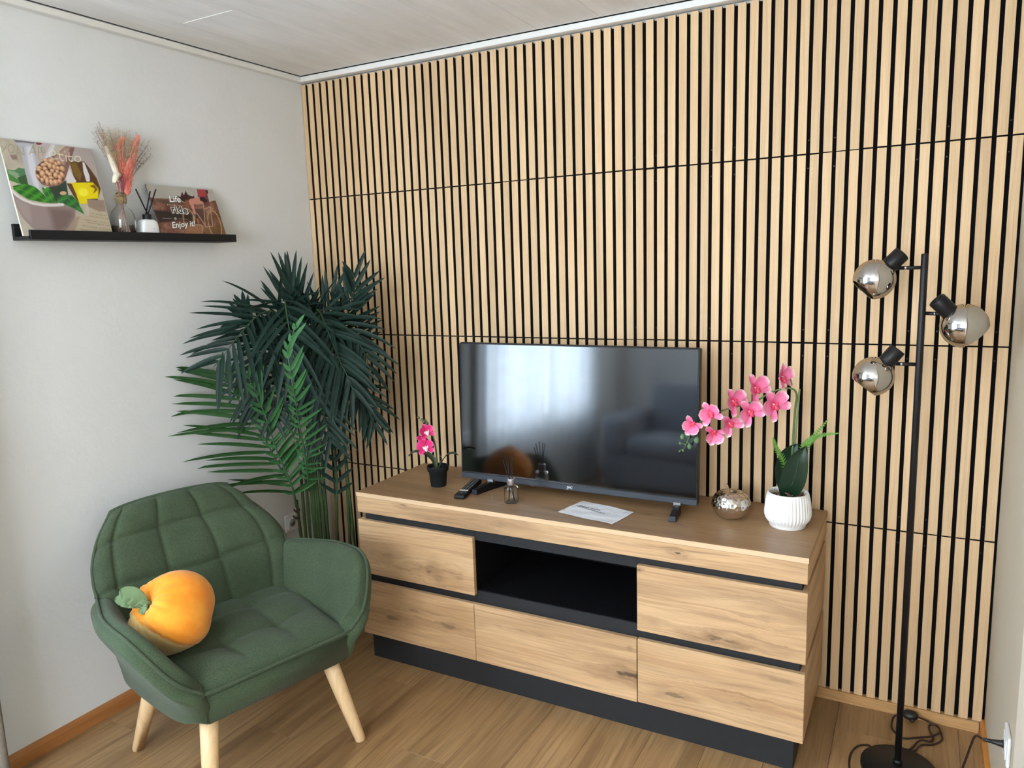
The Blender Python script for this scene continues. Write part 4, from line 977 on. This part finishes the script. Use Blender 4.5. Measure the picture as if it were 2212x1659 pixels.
for a, b in (((.002, .004, .083), (.0, -.033, .172)), ((-.002, -.002, .083), (-.002, .026, .168)), ((.004, .002, .083), (.004, .046, .176))):
    MB().tube([a, b], .0024, 8).obj('reed', m_reed, wd, True)
FRONDS=[([(0.172,-0.4,0.561),(0.196,-0.444,0.679),(0.178,-0.488,0.771),(0.167,-0.539,0.894),(0.147,-0.585,0.994),(0.124,-0.62,1.073),(0.099,-0.645,1.15),(0.067,-0.663,1.204)],21,0.34,0.19,36,0.1,'b',1,0.12),
([(0.202,-0.429,0.585),(0.234,-0.48,0.694),(0.242,-0.544,0.835),(0.251,-0.585,0.942),(0.256,-0.616,1.036),(0.25,-0.631,1.071),(0.239,-0.648,1.146),(0.217,-0.661,1.205)],15,0.07,0.17,40,-0.05,'c',1,0.1),
([(0.263,-0.407,0.648),(0.367,-0.521,0.826),(0.456,-0.632,1.009),(0.509,-0.694,1.106),(0.539,-0.735,1.208),(0.541,-0.745,1.301),(0.554,-0.738,1.339),(0.577,-0.726,1.405)],22,0.05,0.13,46,-0.02,'c',1,0.1),
([(0.21,-0.356,0.96),(0.232,-0.39,1.248),(0.234,-0.48,1.41),(0.231,-0.55,1.425),(0.23,-0.619,1.393),(0.219,-0.682,1.339),(0.187,-0.734,1.268),(0.163,-0.759,1.231)],19,0.3,0.24,35,0.14,'d',1,0.35),
([(0.248,-0.359,0.963),(0.241,-0.363,1.205),(0.247,-0.382,1.345),(0.253,-0.401,1.424),(0.254,-0.412,1.501),(0.248,-0.415,1.562)],12,0.2,0.2,58,-0.05,'d',1,0.55),
([(0.259,-0.409,1.328),(0.288,-0.474,1.438),(0.324,-0.522,1.469),(0.378,-0.572,1.409),(0.42,-0.606,1.349),(0.449,-0.625,1.272),(0.461,-0.629,1.211)],10,0.25,0.25,46,0.25,'d',1,0.2),
([(0.287,-0.371,1.247),(0.353,-0.392,1.404),(0.407,-0.42,1.418),(0.484,-0.457,1.327),(0.538,-0.473,1.238),(0.576,-0.475,1.172),(0.604,-0.471,1.103)],19,0.22,0.24,42,0.16,'d',1,0.2),
([(0.337,-0.31,0.878),(0.381,-0.286,1.239),(0.429,-0.282,1.397),(0.476,-0.279,1.502),(0.483,-0.287,1.572)],16,0.16,0.21,44,0.03,'d',1,0.35),
([(0.338,-0.309,0.837),(0.413,-0.302,1.242),(0.451,-0.304,1.283),(0.483,-0.321,1.188),(0.517,-0.325,1.054),(0.535,-0.316,0.975)],17,0.13,0.21,52,0.05,'d',1,0.3),
([(0.329,-0.314,0.566),(0.349,-0.326,0.698),(0.353,-0.335,0.803),(0.366,-0.339,0.907),(0.393,-0.336,1.009)],8,0.13,0.12,52,0.05,'d',0,0.1),
([(0.158,-0.431,1.171),(0.149,-0.481,1.333),(0.145,-0.529,1.366),(0.142,-0.553,1.415),(0.136,-0.568,1.463)],7,0.13,0.12,55,0.1,'d',0,0.35),
([(0.251,-0.357,0.963),(0.288,-0.394,1.25),(0.382,-0.399,1.386),(0.498,-0.393,1.368),(0.578,-0.383,1.275),(0.605,-0.368,1.18)],17,0.2,0.2,42,0.2,'d',0,0.3),
([(0.244,-0.36,0.861),(0.276,-0.4,1.073),(0.31,-0.438,1.178),(0.389,-0.464,1.09),(0.43,-0.464,0.996),(0.45,-0.453,0.88)],18,0.2,0.2,40,0.2,'d',0,0.2),
([(0.209,-0.38,0.862),(0.215,-0.434,1.174),(0.226,-0.484,1.297),(0.209,-0.551,1.228),(0.184,-0.588,1.118),(0.168,-0.596,1.023)],17,0.2,0.2,42,0.2,'d',0,0.3),
([(0.234,-0.366,0.964),(0.251,-0.414,1.212),(0.277,-0.479,1.335),(0.28,-0.546,1.211),(0.27,-0.575,1.083),(0.271,-0.574,0.968)],13,0.16,0.18,42,0.15,'e',0,0.3),
([(0.255,-0.354,0.757),(0.303,-0.328,0.961),(0.403,-0.308,1.124),(0.494,-0.315,1.09),(0.545,-0.31,1.014),(0.56,-0.301,0.914)],13,0.17,0.17,45,0.15,'d',0,0.3),
([(0.228,-0.347,0.96),(0.223,-0.35,1.282),(0.177,-0.398,1.404),(0.111,-0.467,1.37),(0.053,-0.511,1.393)],13,0.2,0.2,40,0.1,'d',0,0.35),
([(0.237,-0.342,0.959),(0.272,-0.322,1.241),(0.33,-0.313,1.399),(0.369,-0.292,1.475),(0.397,-0.277,1.513)],12,0.2,0.2,45,0.1,'d',0,0.35),
([(0.242,-0.362,0.963),(0.324,-0.408,1.214),(0.387,-0.453,1.372),(0.436,-0.506,1.267),(0.464,-0.537,1.161),(0.48,-0.539,1.052)],14,0.2,0.2,44,0.2,'d',0,0.25)]
STEMS=[([0.186,-0.393,0.369],[0.174,-0.399,0.593]),([0.202,-0.384,0.368],[0.199,-0.385,0.76]),([0.218,-0.375,0.368],[0.217,-0.376,0.842]),([0.237,-0.364,0.356],[0.232,-0.367,0.882]),([0.244,-0.36,0.356],[0.238,-0.364,0.923]),([0.253,-0.356,0.355],[0.248,-0.359,0.963]),([0.262,-0.351,0.351],[0.253,-0.356,0.963]),([0.276,-0.343,0.344],[0.266,-0.349,1.003]),([0.287,-0.337,0.343],[0.282,-0.34,1.063]),([0.317,-0.32,0.342],[0.344,-0.306,1.0]),([0.367,-0.293,0.33],[0.377,-0.288,0.958]),([0.385,-0.283,0.329],[0.375,-0.289,0.753])]
# ------------------------------------------------------------------ green armchair
def fabric(name, c0, c1, sc_=210):
    t = NT(name); o = t.obj(); x, y, z = t.xyz(o)[0:3]
    a = t.noise(t.comb(t.math('MULTIPLY', x, 1), t.math('MULTIPLY', y, 1), t.math('MULTIPLY', z, 3)), sc_, 3, .6); b = t.noise(t.comb(t.math('MULTIPLY', x, 3), t.math('MULTIPLY', y, 3), z), sc_, 3, .6)
    n = t.math('MULTIPLY', t.math('ADD', a, b), .5); g = t.noise(o, 9, 3)
    c = t.mix(t.maprange(n, .34, .64, 0, 1), c0, c1); c = t.mix(t.maprange(g, .35, .7, 0, .30), c, c0)
    t.pb(color=c, rough=.9, spec=.15, sheen=.10); t.bump(n, .5, .0015); return t.m
m_green = fabric('green_weave', (.028, .045, .024, 1), (.086, .120, .068, 1))
m_gpipe = fabric('green_piping', (.032, .050, .028, 1), (.086, .118, .070, 1))
CX, CY = .613+.252*-.02, -1.107+.968*-.02
ch = empty('armchair', (CX, CY, 0), (0, 0, -math.atan2(.252, .968))); tag(ch, 'green fabric armchair with quilted back and four wooden legs in front of the left wall', 'armchair')
def sm(x): x = max(0, min(1, x)); return x*x*(3-2*x)
def lerp(a, b, t): return a+(b-a)*t
def interp(xs, ys, x):
    if x <= xs[0]: return ys[0]
    for i in range(len(xs)-1):
        if x <= xs[i+1]:
            t_ = (x-xs[i])/(xs[i+1]-xs[i]); return lerp(ys[i], ys[i+1], t_)
    return ys[-1]
def sint(xs, ys, x): return sum(interp(xs, ys, x+k*.009) for k in range(-4, 5))/9
def backf(a, b):
    z = lerp(.36, .797, (b+1)/2)
    w = sint([.36, .46, .573, .63, .68, .74, .775, .797], [.28, .31, .338, .330, .304, .256, .226, .196], z)
    zt = z+(.012*(1-a*a)-.008*abs(a)**6)*sm((z-.6)/.2)
    f = sint([.36, .45, .573, .64, .68, .74, .80], [-.205, -.235, -.292, -.345, -.375, -.412, -.438], z)+.048*abs(a)**2.6*(1-sm((z-.58)/.2))
    return Vector((f, w*a, zt))
def groove(d, w): return math.exp(-(d/w)**2)
def bfront(a, b):
    z = lerp(.36, .797, (b+1)/2); w = interp([.36, .46, .573, .63, .68, .74, .775, .797], [.28, .31, .338, .330, .304, .256, .226, .196], z)
    s_ = a*w; d = 0
    for c in (-.82, -.29, .25, .78): d += .007*groove(a-c, .026)+.006*groove(a-c, .09)
    z2 = .580-.02*(1-abs(a))+.0*a; z1 = .695
    d += .010*groove(z-z2, .0075)+.009*groove(z-z2, .03)+(.009*groove(z-z1, .0075)+.008*groove(z-z1, .028))
    return d
pillow(backf, .048, 170, 140, p=10, front=bfront).obj('backrest', m_green, ch, True)
def rim_pts():
    out = []
    for i in range(41):
        b = -.2+1.2*i/40; q = backf(-1, b); out.append(q)
    for i in range(1, 40): out.append(backf(-1+2*i/40, 1))
    for i in range(41):
        b = 1-1.2*i/40; out.append(backf(1, b))
    return out
rp = rim_pts(); cen = Vector((-.29, 0, .56))
rp = [q+(Vector((0, q.y, q.z-cen.z)).normalized()*.0015)+Vector((-.002, 0, 0)) for q in rp]
MB().tube(rp, .0052, 8).obj('piping', m_gpipe, ch, True)
TOPS = {}
def armcurves(s):
    top = spline([(-.245, .337*s, .572), (-.139, .366*s, .586), (.014, .400*s, .600), (.173, .392*s, .587), (.259, .321*s, .473), (.272, .246*s, .406)], 60)
    bot = spline([(-.225, .262*s, .270), (-.10, .262*s, .278), (.10, .256*s, .290), (.266, .244*s, .310)], 60)
    return top, bot
for s in (-1, 1):
    top, bot = armcurves(s)
    def armf(a, b, top=top, bot=bot, s=s):
        x = (a+1)/2*59; i = min(int(x), 58); t_ = x-i; T = top[i].lerp(top[i+1], t_); B = bot[i].lerp(bot[i+1], t_)
        k = (b+1)/2; P = B.lerp(T, k); h = (T-B).length
        bow = .030*math.sin(PI*k)*min(1, h/.25); inw = .034*min(1, (1-abs(a)**12)*1.0)
        return P+Vector((0, s*(-.016*math.sin(PI*k)), 0))
    g = pillow(lambda a, b: armf(a*s, b), .038, 96, 48, p=14, q=.42)
    g.obj('armrest', m_green, ch, True)
    pipe = [Vector(q)+Vector((.001 if i < 50 else .004, s*.002, .002)) for i, q in enumerate(top)]
    MB().tube(pipe, .0052, 8).obj('piping', m_gpipe, ch, True)
# seat base and cushion
def basef():
    bm = bmesh.new(); bmesh.ops.create_cube(bm, size=1)
    for v in bm.verts:
        x = .274 if v.co.x > 0 else -.26; lo = v.co.z < 0
        y = (.254 if x > 0 else .235)*(1 if v.co.y > 0 else -1); z = .402 if not lo else (.302 if x > 0 else .265)
        if lo: y *= .97; x = x-.004 if x > 0 else x+.02
        v.co = (x, y, z)
    bmesh.ops.bevel(bm, geom=bm.edges[:], offset=.012, segments=3, affect='EDGES')
    me = bpy.data.meshes.new('m'); bm.to_mesh(me); bm.free(); return me
link('seat_base', basef(), m_green, ch, True)
def seatf(a, b):
    x = lerp(-.26, .270, (a+1)/2); w = lerp(.30, .247, sm((a+1)/2)); return Vector((x, w*b, .392+.006*(1-a)*.5))
def sfront(a, b):
    d = 0
    for c in (-.34, .34): d += .006*groove(b-c, .02)*sm((.95-abs(a))/.3)+.012*groove(b-c, .14)*sm((1-abs(a))/.5)
    d += .006*groove(a-.28, .02)*sm((.9-abs(b))/.3)+.010*groove(a-.28, .12)*sm((1-abs(b))/.5)+.008*groove(a+.45, .10)
    return d
pillow(seatf, .052, 80, 80, p=7, front=sfront).obj('seat_cushion', m_green, ch, True)
MB().tube(spline([(.274, -.248, .407), (.281, -.20, .407), (.284, 0, .409), (.281, .20, .407), (.274, .248, .407)], 40), .0052, 8).obj('piping', m_gpipe, ch, True)
MB().tube([(.2755, -.2495, .402), (.2745, -.2490, .318)], .0016, 6).obj('seam', m_gpipe, ch, True)
m_beech = wood('beech', lin(232, 202, 158), lin(222, 188, 142), lin(196, 156, 108), 'z', s_long=3, s_cross=30, fibre=200, contrast=.6, rough=.45)
for (fx, fy), (tx, ty) in (((.268, -.262), (.200, -.205)), ((.268, .262), (.180, .200)), ((-.272, -.262), (-.150, -.212)), ((-.276, .262), (-.150, .205))):
    zt = .34
    MB().tube([(fx, fy, .0), (fx, fy, .003), (lerp(fx, tx, .5), lerp(fy, ty, .5), zt/2), (tx, ty, zt)], [.0175, .0185, .0245, .0290], 28).obj('leg', m_beech, ch, True)

# ------------------------------------------------------------------ plush fruit cushion
pl_c = Vector((.082-.085, -.205, .552))
ax = (-RR*.55+UU*.50+V_*.62).normalized(); pdn = (-RR*.45-UU*.82+V_*.22).normalized()
Rw = ch.rotation_euler.to_matrix()
pc = Rw @ pl_c+Vector((CX, CY, 0))
cu = empty('fruit_cushion', tuple(pc)); tag(cu, 'plush orange persimmon shaped cushion with green leaves on the armchair', 'cushion')
Qm = ax.to_track_quat('Z', 'Y').to_matrix()
Rp = .128
def pers(u, v):
    ph = 2*PI*u; th = PI*v
    lob = 1+.06*math.cos(4*ph+.6)*math.sin(th)**1.2
    dim = .36*math.exp(-(th/.42)**2)+.12*math.exp(-((PI-th)/.45)**2)
    wr = .004*math.sin(ph*13+th*3)*math.exp(-((th-.5)/.35)**2)+.003*math.sin(ph*23)*math.exp(-((th-.7)/.3)**2)
    r_ = Rp*lob*(1-dim)+wr*.7
    q = Vector((r_*math.sin(th)*math.cos(ph), r_*math.sin(th)*math.sin(ph), r_*math.cos(th)*.94))
    w = Qm @ q; z0 = -.112                       # flattened where it rests on the seat
    if w.z < z0: w.z = z0+(w.z-z0)*.25
    d = w.dot(pdn)/Rp
    return w, d, lob
V = []; D = []; NU, NVV = 120, 72
for i in range(NU):
    for j in range(NVV+1):
        w, d, lb = pers(i/NU, j/NVV); seam = math.exp(-((d-.36)/.018)**2)
        puck = .0015*math.sin(i*1.3)*math.exp(-((d-.30)/.06)**2)
        V.append(w*(1-.022*seam)+w.normalized()*puck); D.append(d)
F1 = []; F2 = []
for i in range(NU):
    for j in range(NVV):
        q = (i*(NVV+1)+j, i*(NVV+1)+j+1, ((i+1) % NU)*(NVV+1)+j+1, ((i+1) % NU)*(NVV+1)+j)
        (F2 if sum(D[k] for k in q)/4 > .36 else F1).append(q)
def velvet(name, c0, c1):
    t = NT(name); n = t.noise(t.obj(), 14, 4, .6); f = t.noise(t.obj(), 500, 2)
    c = t.mix(t.maprange(n, .35, .65, 0, 1), c0, c1); t.pb(color=c, rough=.75, spec=.2, sheen=.25); t.bump(f, .2, .001); return t.m
me = mesh(V, F1+F2); me.materials.append(velvet('orange_velvet', (.82, .25, .012, 1), (.88, .35, .030, 1))); me.materials.append(velvet('pale_velvet', (.66, .42, .14, 1), (.72, .48, .18, 1)))
me.polygons.foreach_set('material_index', [0]*len(F1)+[1]*len(F2)); link('plush_body', me, None, cu, True)
m_pleaf = fabric('green_felt', (.12, .19, .09, 1), (.19, .27, .14, 1), 500)
stem0 = ax*Rp*.70
def lf(name, base, d1, d2, L, Wd, nrm):
    d1 = Vector(d1).normalized(); N = Vector(nrm).normalized()
    pts = [base, base+d1*L*.35+N*.006, base+d1*L*.7+Vector(d2)*.5+N*.004, base+d1*L+Vector(d2)]
    c = spline(pts, 17)
    def f(a, b):
        v = (a+1)/2; i = min(int(v*16), 15); P = c[i].lerp(c[i+1], v*16-i); T = (c[i+1]-c[i]).normalized(); S_ = T.cross(N).normalized()
        w = Wd*(math.sin(PI*min(1, v*.9+.10))**.6)*.5; return P+S_*w*b+N*(.006*abs(b)**2)
    g = pillow(f, .004, 24, 14, p=6); return g.obj(name, m_pleaf, cu, True)
lf('leaf', stem0+V_*.004, (-RR*.75+UU*.62+V_*.25), -UU*.008, .088, .052, V_*.8+UU*.4)
lf('leaf', stem0, (-RR*1.0+UU*.30+V_*.15), -UU*.010, .092, .046, V_*.8+UU*.3)
lf('leaf', stem0+V_*.006, (RR*.1-UU*.35+V_*.5), -UU*.004, .030, .026, V_)
MB().tube([stem0*.8, stem0+ax*.022], [.012, .009], 12).obj('stalk', m_pleaf, cu, True)

# ------------------------------------------------------------------ artificial palm
pm_ = empty('artificial_palm', (.27, -.30, 0)); tag(pm_, 'tall artificial palm with dark drooping fronds in the corner behind the armchair', 'palm')
P0 = Vector((.27, -.30, 0))
def leafm(name, c0, c1):
    t = NT(name); n = t.noise(t.obj(), 25, 3); ri = t.node('ShaderNodeObjectInfo').outputs['Random']
    f = t.math('ADD', t.math('MULTIPLY', ri, .5), t.math('MULTIPLY', t.maprange(n, .3, .7, 0, 1), .5))
    c = t.mix(f, c0, c1); t.pb(color=c, rough=.5, spec=.22); return t.m
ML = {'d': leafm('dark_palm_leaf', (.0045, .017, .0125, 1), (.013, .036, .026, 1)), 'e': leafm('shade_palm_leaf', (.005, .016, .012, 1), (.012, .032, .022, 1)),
      'b': leafm('green_palm_leaf', (.012, .052, .013, 1), (.034, .105, .030, 1)), 'c': leafm('lit_palm_leaf', (.022, .090, .026, 1), (.052, .165, .056, 1))}  # lighter greens paint the lit front fronds, darker ones the shaded mass
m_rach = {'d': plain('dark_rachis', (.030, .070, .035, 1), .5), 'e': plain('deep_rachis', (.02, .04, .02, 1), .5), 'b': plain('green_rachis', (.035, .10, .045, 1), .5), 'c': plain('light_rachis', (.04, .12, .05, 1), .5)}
MB().lathe([(.001, 0), (.095, 0), (.10, .004), (.125, .20), (.128, .215), (.118, .217), (.114, .19), (.001, .19)], 40).obj('planter', m_pot, pm_, True)
STEMCOL = plain('palm_cane', (.026, .056, .014, 1), .42, var=.35, scale=18)
def leaflet(base, d, side_n, L, Wd, g, curl):
    """V-folded tapering strip, returns verts, faces"""
    n = 7; V = []; F = []
    d = d.normalized(); P = base
    for i in range(n+1):
        t_ = i/n; q = base+d*L*t_+Vector((0, 0, -g*L*t_*t_))+side_n*(curl*L*t_*t_)
        T = (d+Vector((0, 0, -2*g*t_))+side_n*2*curl*t_).normalized(); S_ = T.cross(side_n).normalized(); N = S_.cross(T)
        w = Wd*.5*(min(1, .35+t_*3.5))*(1-t_**3.2)**.8+.0003
        V += [q-S_*w+N*w*.35, q-N*w*.15, q+S_*w+N*w*.35]
        if i: k = 3*i; F += [(k-3, k-2, k+1, k), (k-2, k-1, k+2, k+1)]
    return V, F
def inroom(V):
    out = []
    for q in V:
        q = Vector(q); 
        if q.x+P0.x < .006: q.x = .006-P0.x+(q.x+P0.x-.006)*.02
        if q.y+P0.y > -.006: q.y = -.006-P0.y+(q.y+P0.y+.006)*.02
        out.append(q)
    return out
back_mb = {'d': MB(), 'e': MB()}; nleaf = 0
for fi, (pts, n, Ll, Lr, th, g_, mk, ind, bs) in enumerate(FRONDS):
    rs = random.Random(fi*13+5)
    NS = 60; c0_ = spline([Vector(q)-P0 for q in pts], 240); al = [0]
    for q0, q1 in zip(c0_[:-1], c0_[1:]): al.append(al[-1]+(q1-q0).length)
    c = []; k_ = 0
    for i in range(NS):
        s_t = al[-1]*i/(NS-1)
        while k_ < 238 and al[k_+1] < s_t: k_ += 1
        c.append(c0_[k_].lerp(c0_[k_+1], min(1, max(0, (s_t-al[k_])/max(1e-9, al[k_+1]-al[k_])))))
    fr_ = MB().tube(c, [.0042*(1-.75*i/(NS-1))+.0006 for i in range(NS)], 6).obj('frond', m_rach[mk], pm_, True)
    for i in range(n):
        k = bs+(1-bs)*(i+.3)/n; j = min(int(k*(NS-1)), NS-2); Pp = c[j]; T = (c[j+1]-c[j]).normalized()
        N = (V_*.85+Vector((0, 0, .35))+Vector((.1, 0, 0))).normalized(); S_ = T.cross(N).normalized(); N = S_.cross(T).normalized()
        kk = (i+.5)/n; prof = (math.sin(PI*(.20+.68*kk)))**.6
        for sd, L in ((-1, Ll), (1, Lr)):
            a = math.radians(th*(.75+.75*kk)+rs.uniform(-7, 7)); d = S_*sd*math.cos(a)+T*math.sin(a)+N*rs.uniform(-.05, .28)
            LL = L*prof*rs.uniform(.88, 1.08)
            V, F = leaflet(Pp, d, N, LL, .0185 if mk in 'de' else (.0145 if mk == 'c' else .0175), g_*rs.uniform(.6, 1.5), rs.uniform(-.12, .10)); V = inroom(V)
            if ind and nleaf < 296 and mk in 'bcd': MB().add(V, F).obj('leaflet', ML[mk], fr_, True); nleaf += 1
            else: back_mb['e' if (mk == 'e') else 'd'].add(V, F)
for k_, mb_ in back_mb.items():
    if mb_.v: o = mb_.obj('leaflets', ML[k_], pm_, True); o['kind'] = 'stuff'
for a, b in STEMS:
    A = Vector(a)-P0; B = Vector(b)-P0; d = (A-B); base = Vector((A.x*.55, A.y*.55, .19))
    c = spline([base, base.lerp(A, .5)+Vector((0, 0, .0)), A, B], 26)
    rad = [.0084+(.0008 if i % 5 == 0 else 0)-.0022*i/25 for i in range(26)]; MB().tube(c, rad, 8).obj('cane', STEMCOL, pm_, True)
m_tie = plain('dark_tie', (.03, .015, .012, 1), .6); 
for z, y, x in ((.545, -.400, .172), (.515, -.402, .168)):
    MB().tube([(x-P0.x+.013*math.cos(a), y-P0.y+.010*math.sin(a), z+.006*math.sin(a*2)) for a in [2*PI*i/16 for i in range(17)]], .0035, 6).obj('tie', m_tie, pm_, True)

# ------------------------------------------------------------------ curtains and sofa (edge of the frame and reflections)
def cloth(name, c, transl, rough=.9):
    t = NT(name); x, y, z = t.xyz(t.obj())[0:3]
    w = t.noise(t.comb(t.math('MULTIPLY', x, 60), t.math('MULTIPLY', y, 60), t.math('MULTIPLY', z, 700)), 1., 2); g = t.noise(t.comb(x, y, t.math('MULTIPLY', z, 2)), 7, 3)
    f = t.math('MULTIPLY', t.maprange(w, .3, .7, .75, 1.1), t.maprange(g, .3, .7, .9, 1.05)); s_ = t.node('ShaderNodeVectorMath', operation='SCALE'); s_.inputs[0].default_value = c; t.put(s_.inputs['Scale'], f)
    d = t.node('ShaderNodeBsdfDiffuse'); t.put(d.inputs[0], s_.outputs[0]); tl = t.node('ShaderNodeBsdfTranslucent'); t.put(tl.inputs[0], s_.outputs[0])
    m_ = t.node('ShaderNodeMixShader'); m_.inputs[0].default_value = transl; t.link(d.outputs[0], m_.inputs[1]); t.link(tl.outputs[0], m_.inputs[2])
    t.link(m_.outputs[0], t.n['Material Output'].inputs[0]); return t.m
def curtain(y0, y1, amp, nf, x0, mat, label, ph=0.):
    L = abs(y1-y0)
    def f(u, v):
        a = 2*PI*nf*u+ph; return Vector((amp*math.sin(a)+amp*.3*math.sin(a*.37+v*2), (u-.5)*(y1-y0)+.01*math.sin(a*2), .012+2.385*v))
    g = MB().grid(f, nf*14, 10); o = g.obj('curtain', mat, None, True, loc=(x0, (y0+y1)/2, 0)); tag(o, label, 'curtain'); return o
curtain(-1.640, -1.705, .024, 2, .112, cloth('grey_linen', (.34, .31, .27), .15), 'grey linen curtain edge at the lower left corner of the picture')
sh = cloth('sheer_white', (.84, .88, .92), .62)
curtain(-1.725, -2.80, .036, 8, .050, sh, 'sheer pale curtain reflected in the left half of the television', .5)
curtain(-2.84, -3.92, .036, 8, .050, sh, 'sheer pale curtain farther from the corner, only seen mirrored in the television')
m_rod = m_lamp
rd_ = MB().tube([(.075, -1.62, 2.415), (.075, -4.0, 2.415)], .010, 12).obj('curtain_rod', m_trim, None, True); tag(rd_, 'white rod carrying the curtains high on the left wall', 'curtain rod')
sf = empty('sofa', (1.30, -3.75, 0)); tag(sf, 'grey sofa with rounded cushions dimly mirrored in the television', 'sofa')
m_sofa = fabric('grey_weave', (.16, .18, .21, 1), (.26, .28, .32, 1))
def sbox(name, x0, x1, y0, y1, z0, z1, w=.05):
    o = MB().box(x0, x1, y0, y1, z0, z1).obj(name, m_sofa, sf, True); bevel(o, w, 5); return o
sbox('base', -1.0, 1.0, -.42, .38, .05, .30, .02); sbox('armrest', -1.0, -.80, -.42, .40, .30, .62); sbox('armrest', .80, 1.0, -.42, .40, .30, .62)
sbox('seat_cushion', -.79, -.005, -.25, .40, .30, .46); sbox('seat_cushion', .005, .79, -.25, .40, .30, .46)
sbox('back_cushion', -.79, -.005, -.42, -.22, .44, .86, .07); sbox('back_cushion', .005, .79, -.42, -.22, .44, .86, .07)
for x in (-.9, .9):
    for y in (-.35, .30): MB().tube([(x, y, 0), (x, y, .06)], .02, 12).obj('leg', m_lamp, sf, True)
